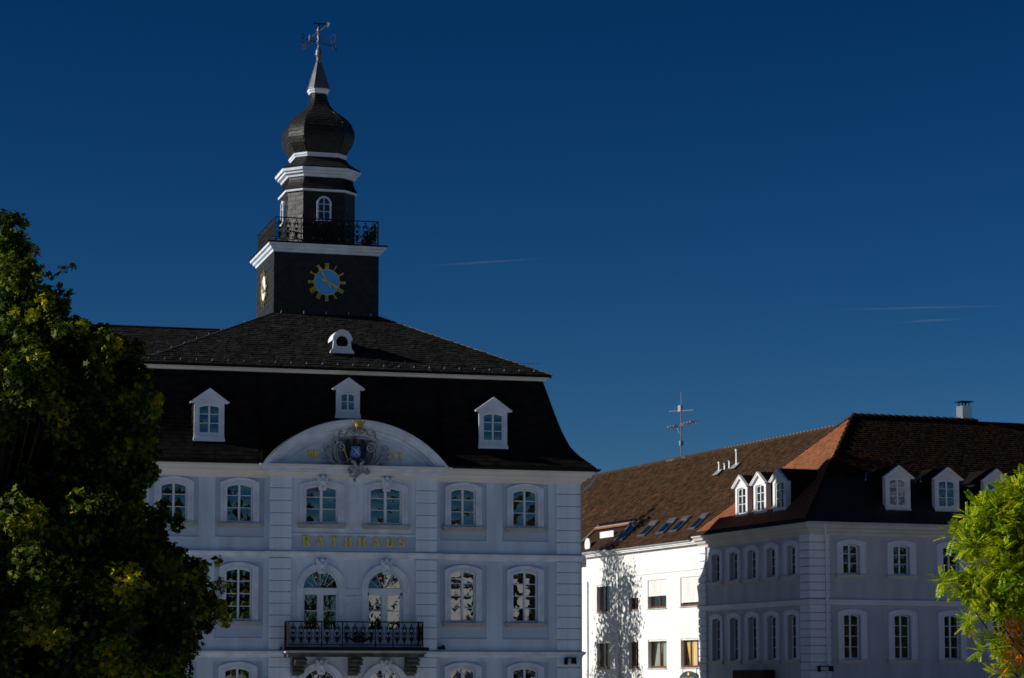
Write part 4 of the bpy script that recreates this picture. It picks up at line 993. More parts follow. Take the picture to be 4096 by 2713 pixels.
ridge(broof, (ap[0], ap[1], RZ + .02), (13.9, 6.45, RZ + .02), 'tile_front'); ridge(broof, c0, (ap[0], ap[1], RZ), 'tile_front', .5, .10); 
ridge(broof, c2, (ap[0], ap[1], RZ), 'tile_old', .5, .10)
# dormers
window_proto('bdorm', 1.0, 1.36, .08, (0.345, .68), .12, 0, sill=False, gm='glass_b', mull=.07, mun=.03)
for x in (5.33, 8.24, 11.18, 14.1): dormer(CH, (x, .42, 12.02), 0, 1.46, 1.62, .56, 3.2, 'bdorm', 1.0, 1.36, 'dormer_white', side_tiles=False, painted_glare=(x < 6))
for v in (-8.62, -6.43, -4.18): dormer(CH, (.42, -v, 12.02), -math.pi / 2, 1.46, 1.62, .56, 3.2, 'bdorm', 1.0, 1.36, 'dormer_white', side_tiles=False)
# valley gutters between dormers
for x in (3.55, 6.78): 
    m = MB(); m.tube([(x, .6, 13.5), (x + .55, 1.5, 13.95)], .035, 5); m.build('valley_gutter', 'zinc', CH)
m = MB(); m.tube([(.60, -.52, 11.10), (.62, -.40, 10.9), (.80, -.21, 10.35), (.80, -.21, GB)], .075, 8); m.build('downpipe', 'trim_b', CH)
m = MB(); m.box(-.50, 19.5, -.64, -.52, 11.10, 11.20); m.build('gutter', 'zinc', CH)
lamp(CH, .22, -.35, 3.92, 2)
m = MB(); m.box(-.7, -.05, 4.0, 7.6, 3.0, 3.78); m.prism([(-.95, 2.9), (-.05, 2.9), (-.05, 3.1)], 4.0, 7.6); m.build('awning_box', 'red_dark', CH)
# chimney with cap
m = MB(); m.box(-.30, .30, -.33, .33, -.6, .86); chn = m.build('chimney', 'steel', CH, (13.35, 6.9, 17.5))
m = MB()
for sx in (-.2, 0, .2):
    for sy in (-.2, .2): bx(sx - .02, sx + .02, sy - .02, sy + .02, .86, 1.08).build('cap_support', 'iron', chn)
m = MB(); m.prism([(-.42, 1.08), (.42, 1.08), (.36, 1.13), (-.36, 1.13)], -.36, .36); m.build('cap', 'iron', chn)

# ================================================================== WHITE HOUSE (side wing)
WH = scaled(thing('white_house', 'plain white rendered house with roller shutters beside the grey corner house', 'building', BO, BROT))
WY0, WY1 = 12.96, 29.4
m = MB(); wops = [(-26.8, 1.95, 0), (-22.25, 1.40, 1), (-18.9, 2.60, 2), (-14.35, 2.70, 3)]
facade(m, -WY1, -WY0, GB, 11.0, 0, [(x, w_, [(3.95, 5.58, 0), (7.38, 9.02, 0)]) for x, w_, _ in wops], .30)
m.build('wall', 'white', WH, (.06, 0, 0), -math.pi / 2)
m = MB(); m.box(.062, 12.4, WY1 - .2, WY1, GB, 11.0); m.box(12.2, 12.4, WY0 + .01, WY1 - .21, GB, 11.0); m.build('wall', 'white', WH)
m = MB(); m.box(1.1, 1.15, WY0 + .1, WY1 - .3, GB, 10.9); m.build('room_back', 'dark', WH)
m = MB(); m.box(.04, .0595, WY0 + .3, WY1 - 6.0, 9.37, 9.40); m.build('wall_groove', 'sill', WH)
def plain_window(vc, w_, zb_, h_, shut, curt):
    """frame with two lights; shut = fraction covered by the roller shutter"""
    fr = MB(); b = .07; y0 = .20
    fr.box(-w_ / 2, -w_ / 2 + b, y0, y0 + .07, 0, h_); fr.box(w_ / 2 - b, w_ / 2, y0, y0 + .07, 0, h_); fr.box(-w_ / 2 + b, w_ / 2 - b, y0, y0 + .07, 0, .12); fr.box(-w_ / 2 + b, w_ / 2 - b, y0, y0 + .07, h_ - b, h_)
    nm = 2 if w_ > 2.65 else 1
    for k in range(nm):
        c = -w_ / 2 + w_ * (k + 1) / (nm + 1); fr.box(c - .045, c + .045, y0 - .01, y0 + .068, .12, h_ - b)
    o = fr.build('window', 'wood', WH, (.06, -vc, zb_), -math.pi / 2)
    for k in range(nm + 1):
        a = -w_ / 2 + w_ * k / (nm + 1) + .05; c = -w_ / 2 + w_ * (k + 1) / (nm + 1) - .05
        p = MB(); p.add([(a, y0 + .03, .1), (c, y0 + .03, .1), (c, y0 + .033, h_ - .05), (a, y0 + .03, h_ - .05)], [(0, 1, 2, 3)]); p.build('pane', 'clear' if curt else 'glass_b', o)
    s_ = MB(); s_.box(-w_ / 2 - .06, w_ / 2 + .06, -.07, .20, -.06, -.004); s_.build('sill', 'sill', o)
    if shut > 0:
        s_ = MB(); hs = h_ * shut; nsl = int(hs / .055)
        for k in range(nsl):
            z = h_ - .055 * (k + 1); s_.prism([(-w_ / 2 + .02, z), (w_ / 2 - .02, z), (w_ / 2 - .02, z + .05), (-w_ / 2 + .02, z + .05)], .06 + .004 * (k % 2), .075)
        s_.box(-w_ / 2 + .02, w_ / 2 - .02, .055, .08, h_ - .055 * nsl - .05, h_ - .055 * nsl)
        s_.build('roller_shutter', 'white', o)
    else:
        s_ = MB(); s_.box(-w_ / 2 + .01, w_ / 2 - .01, .05, .17, h_ - .09, h_ - .004); s_.build('shutter_box', 'white', o)
    if curt == 1:
        s_ = MB()
        for a, c, sk in ((-.55, -.10, .25), (.05, .50, -.05)):
            N = 14; V = []
            for k in range(N + 1):
                t = k / N; V += [(w_ * .5 * (a + (c - a) * t) * 1.6, y0 + .16 + .03 * math.sin(k * 2.2), .12), (w_ * .5 * (a + (c - a) * t) * 1.1 + sk * .5, y0 + .16 + .02 * math.sin(k * 2.2), h_ - .1)]
            s_.add(V, [(2 * k, 2 * k + 2, 2 * k + 3, 2 * k + 1) for k in range(N)])
        s_.build('curtain', 'curtain', o)
    if curt == 2:
        s_ = MB(); N = 10; V = []
        for k in range(N + 1):
            t = k / N; V += [(-w_ * .47 + .30 * t + .45, y0 + .14 + .03 * math.sin(k * 2.1), .12), (-w_ * .47 + .75 * t, y0 + .14 + .03 * math.sin(k * 2.1), h_ - .1)]
        s_.add(V, [(2 * k, 2 * k + 2, 2 * k + 3, 2 * k + 1) for k in range(N)])
        V = [(v[0] + 1.95, v[1], v[2]) for v in V]; s_.add(V, [(2 * k, 2 * k + 2, 2 * k + 3, 2 * k + 1) for k in range(N)])
        s_.build('curtain', 'curtain_y', o)
        s_ = MB(); s_.add([(-.41, y0 + .12, .1), (.41, y0 + .12, .1), (.41, y0 + .12, h_ - .07), (-.41, y0 + .12, h_ - .07)], [(0, 1, 2, 3)]); s_.build('blind', 'blind', o)
    return o
for vc, w_, up_, lo_ in ((-26.8, 1.95, 0, 0), (-22.25, 1.40, .55, 0), (-18.9, 2.60, .57, 1), (-14.35, 2.70, .86, 2)):
    plain_window(vc, w_, 3.95, 1.63, 0, lo_); plain_window(vc, w_, 7.38, 1.64, up_, 0)
m = MB(); m.box(-.30, .05, WY0 + .02, WY1, 10.86, 10.97); m.box(-.22, .05, WY0 + .02, WY1, 10.78, 10.86); m.build('eaves', 'white', WH)
m = MB(); m.loft([[(-.42, y, 11.08), (-.44, y, 10.98), (-.36, y, 10.93), (-.28, y, 10.96), (-.27, y, 11.08)] for y in (WY0 + .5, WY1 + .1)]); m.build('gutter', 'zinc', WH)
m = MB(); m.tube([(-.34, 24.1, 10.95), (-.1, 24.1, 10.5), (-.07, 24.1, 10.2), (-.07, 24.1, GB)], .06, 7); m.build('downpipe', 'zinc', WH)
m = MB(); m.tube([(.02, 29.1, 9.3), (.02, 29.1, GB)], .05, 7); m.build('downpipe', 'zinc', WH)
# roof of the white house: same slope, long ridge running away
RW2 = 17.05; YE = 46.0
m = MB(); m.add([(-.42, 13.42, 11.05), (-.42, YE, 11.05), (6.1, YE, RW2), (6.1, 6.9, RW2 - .02), (13, 13.4, 11.05), (13, YE, 11.05)], [(0, 3, 2, 1), (4, 5, 2, 3), (1, 2, 5)])
wroof = m.build('roof', 'tile_base', WH)
# roof terrace cut, skylights: tiles leave them out
TR = (25.0, 30.6, 11.5, 12.55)
def skip_t(p): return TR[0] < p.y < TR[1] and p.z < TR[3]
def wl(t): return Vector((-.46 + 6.5 * t, YE, 11.03 + 6.0 * t))
def wr_(t):
    z = 11.03 + 6.0 * t; y = 13.45 - 6.5 * t; return Vector((-.46 + 6.5 * t, y, z))
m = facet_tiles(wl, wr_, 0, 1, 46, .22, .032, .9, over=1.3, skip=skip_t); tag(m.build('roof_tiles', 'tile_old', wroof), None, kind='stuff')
m = MB(); m.tube([(6.1, 7.2, RW2 + .03), (6.1, YE, RW2 + .03)], .12, 7)
m.v = [(v[0], v[1], v[2]) for v in m.v]; m.build('ridge_capping', 'tile_old', wroof)
for k in range(34):
    q = MB(); q.box(-.10, .10, -.02, .16, -.02, .035); q.build('ridge_tile', 'mortar', wroof, (6.1, 8.0 + .42 * k, RW2 + .10))
nrm = Vector((-6.0, 0, 6.56)).normalized(); upv = Vector((6.56, 0, 6.0)).normalized()
def on_roof(y, z): t = (z - 11.05) / 6.0; return Vector((-.42 + 6.52 * t, y, z))
def skylight(y0, y1, z0, z1):
    a, b = on_roof(y1, z0), on_roof(y0, z0); L = (on_roof(y0, z1) - b).length; wd = y1 - y0
    fr = MB()
    def P(s_, t_, h): return tuple(b + Vector((0, 1, 0)) * s_ + upv * t_ + nrm * h)
    def slab(s0, s1, t0, t1, h0, h1):
        fr.add([P(s0, t0, h0), P(s1, t0, h0), P(s1, t1, h0), P(s0, t1, h0), P(s0, t0, h1), P(s1, t0, h1), P(s1, t1, h1), P(s0, t1, h1)], [(0, 3, 2, 1), (4, 5, 6, 7), (0, 1, 5, 4), (1, 2, 6, 5), (2, 3, 7, 6), (3, 0, 4, 7)])
    f = .09; slab(0, f, 0, L, 0, .14); slab(wd - f, wd, 0, L, 0, .14); slab(f, wd - f, 0, .16, 0, .12); slab(f, wd - f, L - .30, L, 0, .17)
    o = fr.build('skylight', 'lead', WH)
    p = MB(); p.add([P(f, .16, .10), P(wd - f, .16, .10), P(wd - f, L - .30, .10), P(f, L - .30, .10)], [(0, 1, 2, 3)]); p.build('pane', 'glass', o)
for y0, y1 in ((20.7, 21.9), (18.1, 19.3), (16.3, 17.4), (13.9, 14.9)): skylight(y0, y1, 11.6, 12.5)
skylight(23.7, 24.7, 11.5, 12.65)
# terrace recess with white parapet, orange tiles and awning
m = MB(); m.box(1.4, 1.5, TR[0], TR[1], 11.1, 13.0); m.box(-.1, 1.4, TR[0], TR[1], 11.05, 11.12); m.build('terrace_recess', 'dark', wroof)
m = MB(); a, b = on_roof(TR[0] - .1, 12.62), on_roof(TR[1], 12.62)
m.loft([[tuple(a + Vector((-.25, 0, -.03))), tuple(a + Vector((-.25, 0, .03))), tuple(a + Vector((.5, 0, .42))), tuple(a + Vector((.5, 0, .3)))], [tuple(b + Vector((-.25, 0, -.03))), tuple(b + Vector((-.25, 0, .03))), tuple(b + Vector((.5, 0, .42))), tuple(b + Vector((.5, 0, .3)))]])
m.build('terrace_canopy', 'tile_new', wroof)
m = MB()
for y in (TR[0] - .05, TR[1]): m.tube([tuple(on_roof(y, 11.2) + nrm * .12), tuple(on_roof(y, 12.8) + nrm * .12)], .05, 5)
m.tube([tuple(on_roof(TR[0], 12.6) + nrm * .16), tuple(on_roof(TR[1], 12.6) + nrm * .16)], .045, 5)
m.build('terrace_frame', 'zinc', wroof)
m = MB(); m.box(.55, .62, 26.3, 28.4, 11.75, 12.32)
for k in range(7): m.prism([(.55, 11.75), (.62, 11.75), (.585, 11.65)], 26.35 + .29 * k, 26.55 + .29 * k)
m.build('terrace_awning', 'white', wroof)
m = MB(); m.loft([[(-.15 + .1 * s_, 28.75 + .42 * math.cos(t) * (1 if abs(math.cos(t)) > .5 else .9), 11.55 + .42 * math.sin(t)) for t in [2 * math.pi * k / 16 for k in range(16)]] for s_ in (0, .6)]); m.tube([(-.1, 28.75, 11.1), (-.12, 28.75, 11.3)], .04, 5)
m.build('satellite_dish', 'white', wroof)
# vent pipes
for y, z0_, hgt in ((17.3, 15.55, 1.05), (18.35, 15.6, .42), (19.05, 15.3, .70), (18.75, 15.5, .40)):
    p = on_roof(y, z0_); m = MB(); m.lathe([(.09, p.z - .1), (.07, p.z + hgt * .85), (.11, p.z + hgt * .87), (.11, p.z + hgt)], p.x, p.y, 8)
    if hgt > .6: m.add([tuple(p + Vector((-.3, -.35, -.15)) + nrm * .08), tuple(p + Vector((-.3, .35, -.15)) + nrm * .08), tuple(p + Vector((.1, .35, .2)) + nrm * .08), tuple(p + Vector((.1, -.35, .2)) + nrm * .08)], [(0, 3, 2, 1)])
    m.build('vent_pipe', 'zinc', wroof)
# aerial mast behind the ridge
m = MB(); m.tube([(6.2, 28.6, 16.9), (6.2, 28.6, 20.2)], .04, 6)
an = m.build('aerial_mast', 'wood', WH)
m = MB(); m.tube([(6.2, 28.6, 20.2), (6.2, 28.6, 21.3)], .012, 4)
m.tube([(6.2, 30.4, 20.24), (6.2, 26.8, 19.95)], .022, 4); m.box(6.12, 6.28, 28.5, 28.9, 20.05, 20.45)
for (ya, yb, z_) in ((30.2, 26.3, 19.16), (30.3, 27.3, 17.03)):
    m.tube([(6.2, ya, z_ + .05), (6.2, yb, z_ - .04)], .016, 4)
    for k in range(9):
        y = ya + (yb - ya) * (k + .3) / 9.5
        if abs(y - 28.6) < .35: continue
        m.box(5.95, 6.45, y - .13, y + .08, z_ - .0, z_ + .02); m.box(5.95, 6.45, y - .13, y + .08, z_ + .07, z_ + .09)
m.tube([(6.2, 29.2, 19.1), (6.2, 28.9, 18.7)], .015, 4); m.box(6.1, 6.3, 28.5, 28.7, 17.9, 18.2)
m.build('aerial_element', 'zinc', an)
# ---- hanging sign
SG = scaled(thing('hanging_sign', 'dark oval pub sign hanging from brackets below the window with yellow curtains', 'sign', BO, BROT))
SC = (-.10, 14.3, 3.16)
m = MB(); m.loft([[(SC[0] + x_, SC[1] + 1.30 * math.cos(t), SC[2] + .60 * math.sin(t)) for t in [2 * math.pi * k / 36 for k in range(36)]] for x_ in (.03, -.03)]); m.build('board', mat('sign_green', (.035, .05, .055), .5, .4), SG)
m = MB()
for y in (15.1, 13.3): m.tube([(-.1, y, 3.55), (-.1, y, 3.90), (.06, y, 3.92)], .022, 5)
m.build('bracket', 'iron', SG)
for i, ch in enumerate('BRUCH'):
    q = MB(); glyph(q, ch, .30, 0, 0, -.012, 0, .2, .1, xs=.9); o = q.build('letter', 'zinc', SG, (SC[0] - .045, 14.3 + .72 - .30 * i, 3.14), -math.pi / 2); o['label'] = 'pale letter ' + ch
m = MB(); m.prism([(-.10, 3.52), (.10, 3.52), (.12, 3.62), (.06, 3.70), (0, 3.64), (-.06, 3.70), (-.12, 3.62)], 0, .015); o = m.build('emblem', 'gold', SG, (SC[0] - .045, 14.3, 0), -math.pi / 2)
# ---- narrow neighbour seen in the gap
NB = scaled(thing('narrow_house', 'sliver of pale house with red window frames in gap beside town hall', 'building', BO, BROT))
m = MB(); m.box(1.2, 9.0, 29.6, 42, GB, 10.9); m.build('wall', 'white', NB)
m = MB(); m.box(1.08, 1.2, 30.0, 31.4, 4.0, 5.7); m.box(1.08, 1.2, 30.0, 31.4, 7.2, 9.2); m.build('window', 'wood', NB)

# ================================================================== TREES
import numpy as np
RS = np.random.RandomState(3)
def cloud(blobs, dens, shell=.55, least=6):
    """leaf centres and outward directions inside overlapping blobs (x, y, z, r)"""
    P = []; D = []
    for (x, y, z, r) in blobs:
        n_ = max(least, int(dens * r * r * (1 + .6 * r)))
        d = RS.normal(size=(n_, 3)); d /= np.linalg.norm(d, axis=1)[:, None]
        rad = r * (shell + (1 - shell) * RS.rand(n_) ** .6)
        # ragged outline: direction-dependent reach
        ph = RS.rand(3) * 6.28
        rag = 1 + .22 * np.sin(5 * d[:, 0] + ph[0]) * np.sin(6 * d[:, 2] + ph[1]) + .15 * np.sin(9 * d[:, 1] + ph[2])
        P.append(np.array([x, y, z]) + d * (rad * rag)[:, None]); D.append(d)
    return np.concatenate(P), np.concatenate(D)
def leaf_mesh(name, P, D, size, matn, shape='maple'):
    n_ = len(P); a = RS.normal(size=(n_, 3)); a /= np.linalg.norm(a, axis=1)[:, None]
    nr = D * .6 + a + np.array([0, 0, .7]); nr /= np.linalg.norm(nr, axis=1)[:, None]
    u = np.cross(nr, RS.normal(size=(n_, 3))); u /= np.linalg.norm(u, axis=1)[:, None]; v = np.cross(nr, u)
    s = (size * (.6 + .7 * RS.rand(n_)))[:, None]
    if shape == 'maple':    # a five-pointed blade of three folded quads
        pts = [(-.1, -.5), (.55, -.35), (.28, -.02), (.62, .38), (.12, .28), (0, .72), (-.12, .28), (-.62, .38), (-.28, -.02), (-.55, -.35)]
    else: pts = [(0, -.5), (.32, -.1), (.25, .3), (0, .6), (-.25, .3), (-.32, -.1)]
    k = len(pts); V = np.empty((n_, k, 3))
    for i, (px_, py_) in enumerate(pts): V[:, i] = P + u * s * px_ + v * s * py_ + nr * s * (.22 * abs(px_) - .1 * py_ * py_)
    me = bpy.data.meshes.new(name); me.vertices.add(n_ * k); me.vertices.foreach_set('co', V.reshape(-1))
    me.loops.add(n_ * k); me.loops.foreach_set('vertex_index', np.arange(n_ * k, dtype=np.int32))
    me.polygons.add(n_); me.polygons.foreach_set('loop_start', np.arange(0, n_ * k, k, dtype=np.int32)); me.polygons.foreach_set('loop_total', np.full(n_, k, dtype=np.int32))
    me.materials.append(M[matn]); me.update(calc_edges=True); return me
def px(x, y, dep):
    """metric place of a crown blob (photograph units) at a given distance; used only to lay out the crown lists"""
    a = (x - 2048) / 9671; b = (1749 - y) / 9671; c, s_ = math.cos(R(5.76)), math.sin(R(5.76)); f = dep / (c - b * s_)
    return (a * f, dep, 3.2 + (s_ + b * c) * f)
# --- maple at the left
TD = 46.0; kx = TD / 9671
LB = [(30, 885, 50), (85, 880, 28), (20, 985, 75), (110, 990, 34), (60, 1095, 80), (150, 1120, 34), (262, 1090, 22), (285, 1060, 16), (215, 1115, 18), (60, 1230, 95), (195, 1240, 80), (275, 1185, 26), (245, 1150, 16),
      (120, 1380, 140), (300, 1360, 85), (385, 1340, 45), (425, 1410, 75), (350, 1450, 110), (500, 1420, 55), (545, 1375, 28), (430, 1300, 12), (100, 1560, 190), (300, 1600, 170), (470, 1560, 105), (545, 1500, 50), (565, 1610, 75),
      (150, 1850, 240), (400, 1820, 190), (520, 1770, 85), (630, 1675, 26), (600, 1720, 36), (540, 1880, 60), (150, 2150, 250), (400, 2120, 170), (500, 2010, 60), (545, 1960, 28), (630, 2070, 48), (690, 2075, 40), (590, 2150, 60), (655, 2190, 45), (720, 2110, 26),
      (350, 2400, 270), (580, 2330, 140), (700, 2290, 85), (800, 2265, 40), (868, 2250, 26), (740, 2410, 115), (850, 2450, 55), (905, 2490, 24), (865, 2340, 38), (690, 2540, 100), (770, 2600, 36), (620, 2640, 90), (450, 2650, 240), (100, 2550, 300),
      (-120, 1500, 130), (-120, 1750, 170), (-200, 2050, 260), (-180, 2500, 360), (-60, 1230, 90), (-150, 2850, 380), (300, 2900, 300), (600, 2850, 160), (-450, 2350, 240), (-500, 2700, 300)]
blobs = []
for (x, y, r) in LB:
    nn = 1 if r < 60 else (2 if r < 130 else 3)
    for k in range(nn):
        off = (RS.rand() - .5) * (min(r, 260) * kx * 2.2 + .6) if nn > 1 else (RS.rand() - .5) * .7
        X, Y, Z = px(x, y, TD); rr_ = r * kx
        if r < 45: blobs.append((X, Y + off, Z, rr_)); continue
        blobs.append((X, Y + off, Z, rr_ * .74))
        for q in range(int(8 + r / 7)):         # clumps of leaves standing off the core
            a = RS.normal(size=3); a /= np.linalg.norm(a) + 1e-6; ra = rr_ * (.72 + .30 * RS.rand())
            blobs.append((X + a[0] * ra, Y + off + a[1] * ra, Z + a[2] * ra, min(.42, rr_ * (.10 + .20 * RS.rand()) + .05)))
P, D = cloud(blobs, 1250)
big = [(b[0], b[1], b[2], b[3] * .8) for b in blobs if b[3] > .9]
bx0, by0, bz0 = px(-150, 2500, TD)
MT = thing('maple_tree', 'large dark leafy maple at the left with a few sunlit yellow green sprays', 'tree', (bx0, TD, 0))
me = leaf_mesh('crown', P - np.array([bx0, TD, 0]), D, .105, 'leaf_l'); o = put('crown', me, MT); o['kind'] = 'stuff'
def limbs(root, base, blobs_, mat_, r0, hfork, every=1, name='branch'):
    m = MB(); m.tube([(0, 0, -.1), (.03, 0, hfork * .4), (.0, .05, hfork), (.1, 0, hfork * 1.5), (.05, 0, hfork * 2.0)], [r0 * 1.25, r0, r0 * .85, r0 * .6, r0 * .4], 10)
    m.build('trunk', mat_, root)
    for i, b in enumerate(blobs_[::every]):
        e = Vector((b[0] - base[0], b[1] - base[1], b[2])); z0_ = min(hfork * (.8 + .9 * rnd.random()), e.z * .85)
        s_ = Vector((.03, 0, z0_)); mid = s_.lerp(e, .5) + Vector((0, 0, -.08 * (e - s_).length)) + Vector((rnd.uniform(-.15, .15), rnd.uniform(-.2, .2), 0))
        q = MB(); q.tube([tuple(s_), tuple(s_.lerp(mid, .5) + Vector((0, 0, .05))), tuple(mid), tuple(mid.lerp(e, .55) + Vector((0, 0, .06))), tuple(e)], [r0 * .38, r0 * .28, r0 * .18, r0 * .10, .008], 6)
        q.build('branch', mat_, root)
limbs(MT, (bx0, TD), [b for b in blobs if b[3] > .25][:140], 'bark', .22, 2.6, 2)
# --- pinnate tree at the right
RD = 52.0; kr = RD / 9671
RB = [(4095, 1905, 24), (4085, 1975, 40), (4110, 2000, 60), (4050, 2000, 34), (4030, 1970, 14), (4010, 1990, 14), (4010, 2060, 50), (4080, 2090, 75), (3910, 2030, 34), (3870, 2070, 28), (3930, 2100, 55), (3850, 2120, 34), (3815, 2150, 26), (3900, 2180, 50), (4000, 2180, 80), (4090, 2220, 90),
      (3870, 2190, 26), (3930, 2240, 34), (3990, 2290, 60), (3880, 2300, 36), (3800, 2330, 26), (3770, 2320, 14), (3830, 2345, 28), (3920, 2350, 50), (4060, 2340, 80), (3960, 2410, 42), (3905, 2440, 26), (3890, 2480, 20), (3870, 2490, 12), (4030, 2410, 40), (4085, 2400, 40),
      (4000, 2455, 20), (3965, 2560, 16), (3920, 2602, 16), (3985, 2590, 20), (4030, 2600, 12), (4093, 2575, 16), (4090, 2650, 24), (4000, 2690, 30), (4050, 2710, 34),
      (4240, 2020, 100), (4240, 2230, 140), (4380, 2580, 100), (4420, 2100, 200), (4450, 2450, 180), (4600, 2300, 200), (4260, 2800, 110), (4400, 2800, 140)]
OB = [(4068, 2500, 26), (4088, 2545, 20), (4045, 2590, 14), (4075, 2490, 22), (4030, 2545, 18), (4060, 2530, 14), (4075, 2610, 18), (4050, 2640, 16), (4040, 2680, 14), (4085, 2460, 14)]
def rblobs(L):
    out = []
    for (x, y, r) in L:
        X, Y, Z = px(x, y, RD); rr_ = r * kr
        if r < 40: out.append((X, Y + (RS.rand() - .5) * .4, Z, rr_ * .8)); continue
        for q in range(int(4 + r / 11)):
            a = RS.normal(size=3); a /= np.linalg.norm(a) + 1e-6; ra = rr_ * (.25 + .72 * RS.rand() ** .6)
            out.append((X + a[0] * ra, Y + a[1] * ra * 1.3, Z + a[2] * ra, .06 + .16 * RS.rand()))
    return out
def fronds(name, blobs_, per, base, matn, ln=.27):
    P, D = cloud(blobs_, per, .35, 13); Q = []; U = []; Vv = []; Nn = []
    n_ = len(P)
    rach = D * .8 + RS.normal(size=(n_, 3)) * .55 + np.array([-.15, 0, .15]); rach /= np.linalg.norm(rach, axis=1)[:, None]
    side = np.cross(rach, np.array([0, 0, 1.0]) + RS.normal(size=(n_, 3)) * .35); side /= np.linalg.norm(side, axis=1)[:, None]; nm = np.cross(side, rach)
    sc_ = (.7 + .6 * RS.rand(n_))[:, None] * ln
    verts = []
    for k in range(7):
        t = (k + .8) / 7
        for sg in (-1, 1):
            c = P + rach * sc_ * t - nm * sc_ * .15 * t * t; L_ = sc_ * .33 * (1 - .45 * abs(t - .45)); dirn = side * sg + rach * .45 - nm * .15
            wv = rach * sc_ * .085
            verts.append(np.stack([c, c + dirn * L_ * .5 - wv, c + dirn * L_, c + dirn * L_ * .5 + wv], 1))
    V = np.stack(verts, 1).reshape(-1, 3) - np.array(base); nq = len(V) // 4
    me = bpy.data.meshes.new(name); me.vertices.add(len(V)); me.vertices.foreach_set('co', V.reshape(-1)); me.loops.add(len(V)); me.loops.foreach_set('vertex_index', np.arange(len(V), dtype=np.int32))
    me.polygons.add(nq); me.polygons.foreach_set('loop_start', np.arange(0, len(V), 4, dtype=np.int32)); me.polygons.foreach_set('loop_total', np.full(nq, 4, dtype=np.int32))
    me.materials.append(M[matn]); me.update(calc_edges=True); return me
rb = rblobs(RB); ob = rblobs(OB); rbx = px(4330, 2300, RD)[0]
PT = thing('sumac_tree', 'bright green tree with feathery leaves at the right edge, some orange below', 'tree', (rbx, RD, 0))
o = put('crown', fronds('crown', rb, 800, (rbx, RD, 0), 'leaf_r'), PT); o['kind'] = 'stuff'
o = put('crown', fronds('crown', ob, 520, (rbx, RD, 0), 'leaf_o', .22), PT); o['kind'] = 'stuff'; o['label'] = 'orange autumn leaves'
limbs(PT, (rbx, RD), [b for b in rb[::4]] + ob, 'bark', .13, 2.2, 2)
# --- tree behind the town hall whose shadow falls on the white house
def row_tree(name, label, x, y, h, rad, conic, dens, size, matn='leaf_d'):
    t = thing(name, label, 'tree', (x, y, 0)); bl = []
    nlev = 16
    for k in range(nlev):
        f = k / (nlev - 1); z = h * (.18 + .8 * f); rr_ = rad * ((1 - f) ** .6 * 1.0 + .12 if conic else math.sin(math.pi * (.15 + .8 * f)) ** .7)
        for q in range(5 if conic else 9):
            a = RS.rand() * 6.28; d_ = rr_ * (.25 + .6 * RS.rand()); bl.append((x + d_ * math.cos(a), y + d_ * math.sin(a), z + RS.rand() * .6, rr_ * (.22 + .25 * RS.rand()) + .15))
    P, D = cloud(bl, dens, .3); o = put('crown', leaf_mesh('crown', P - np.array([x, y, 0]), D, size, matn), t); o['kind'] = 'stuff'
    limbs(t, (x, y), bl[::4], 'bark', .2, h * .25, 2)
    return t
row_tree('birch_tree', 'tree behind the town hall casting dappled shade on the white house', -3.6, 129.3, 17.2, 3.9, True, 52, .20)
row_tree('added_shade_tree', 'unseen tree added left of the maple, beyond the picture edge, to shade its crown', bx0 - 8.6, 47.5, 12.0, 3.4, False, 40, .32)  # out of view, added to throw dappled shade on the maple
# trees and houses across the square, seen only in the window panes
for (x, y, h_, r_, lab) in ((43, -40, 25, 6.5, 'tall round tree across the square, furthest left of the pale house'), (54, -36, 20, 4.0, 'smaller round tree across the square, close left of the pale house'),
                            (66, -44, 13, 3.0, 'slender tree across the square in front of the pale house'), (93, -40, 25, 8, 'broad tree across the square, right of the pale house'),
                            (84, 66, 15, 6.0, 'nearest of the trees along the street right of the square'), (78, 56, 12, 5.0, 'middle one of the trees along the street right of the square'), (92, 48, 15, 6.0, 'furthest of the trees along the street right of the square'), (70, 72, 11, 4.0, 'low tree at the near end of the street right of the square')):
    row_tree('lime_tree', lab, x, y, h_, r_, False, 22, .7)
def far_house(label, x, y, rz, w_, h_, wallm):
    t = thing('opposite_house', label, 'building', (x, y, 0), rz)
    m = MB(); facade(m, -w_ / 2, w_ / 2, 0, h_, 0, [(-w_ / 2 + 2.2 + 3.1 * k, 1.1, [(1.2, 3.2, 0), (5, 7, 0), (8.4, 10.0, 0)]) for k in range(int((w_ - 2) / 3.1))], .2)
    m.box(-w_ / 2, w_ / 2, .25, 10, 0, h_); m.build('wall', wallm, t)
    m = MB(); m.loft([[(-w_ / 2 - .3, -.5, h_), (-w_ / 2 - .3, 5, h_ + 3.6), (-w_ / 2 - .3, 10.5, h_)], [(w_ / 2 + .3, -.5, h_), (w_ / 2 + .3, 5, h_ + 3.6), (w_ / 2 + .3, 10.5, h_)]]); m.build('roof', 'tile_base', t)
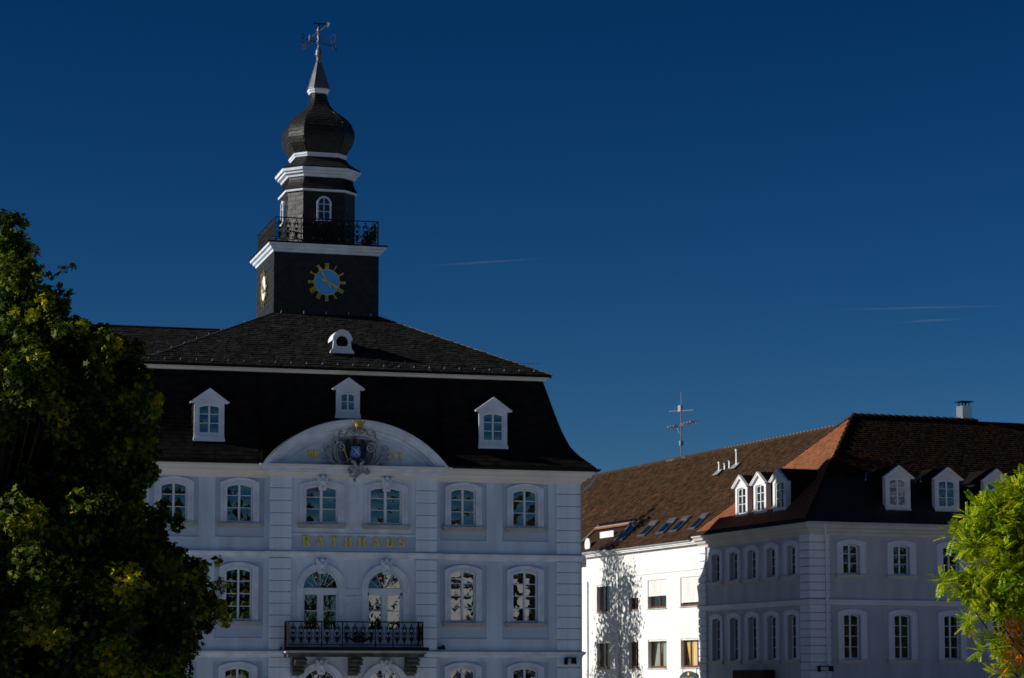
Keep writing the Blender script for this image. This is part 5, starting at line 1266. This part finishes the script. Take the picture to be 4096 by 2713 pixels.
far_house('tall pale rendered house across the square behind the viewer', 78, -44, math.pi + R(48), 17, 15.5, 'white')
far_house('long grey rendered house across the square behind the viewer', 45, -62, math.pi + R(20), 34, 12.0, 'white')

# ================================================================== CONTRAILS
cm = bpy.data.materials.new('contrail'); cm.use_nodes = True; t = cm.node_tree; b = t.nodes['Principled BSDF']
b.inputs['Base Color'].default_value = (.66, .76, .9, 1); b.inputs['Roughness'].default_value = 1; b.inputs['Specular IOR Level'].default_value = 0
tcn = t.nodes.new('ShaderNodeTexCoord'); sx = t.nodes.new('ShaderNodeSeparateXYZ'); t.links.new(tcn.outputs['Generated'], sx.inputs[0])
ns = t.nodes.new('ShaderNodeTexNoise'); ns.inputs['Scale'].default_value = 9; t.links.new(tcn.outputs['Generated'], ns.inputs['Vector'])
pm = t.nodes.new('ShaderNodeMath'); pm.operation = 'PINGPONG'; pm.inputs[1].default_value = .5; t.links.new(sx.outputs[0], pm.inputs[0])
mm_ = t.nodes.new('ShaderNodeMath'); mm_.operation = 'MULTIPLY'; t.links.new(pm.outputs[0], mm_.inputs[0]); t.links.new(ns.outputs['Fac'], mm_.inputs[1])
m3 = t.nodes.new('ShaderNodeMath'); m3.operation = 'MULTIPLY'; m3.inputs[1].default_value = .48; t.links.new(mm_.outputs[0], m3.inputs[0]); t.links.new(m3.outputs[0], b.inputs['Alpha'])
for (xa, ya, xb, yb, lab) in ((1690, 1066, 2190, 1032, 'thin white contrail in the sky right of the clock tower'), (3590, 1290, 3870, 1274, 'short lower contrail in the sky above the tiled roof'), (3290, 1240, 4080, 1222, 'long faint upper contrail in the sky near the right edge')):
    DD = 9000.0; a, b_ = Vector(px(xa, ya, DD)), Vector(px(xb, yb, DD)); q = MB(); L_ = b_ - a
    q.tube([tuple(L_ * (k / 12)) for k in range(13)], [1.0 + 2.2 * math.sin(math.pi * k / 12) for k in range(13)], 8)
    o = q.build('contrail', cm, None, tuple(a)); tag(o, lab, 'contrail', 'contrails in the blue sky')
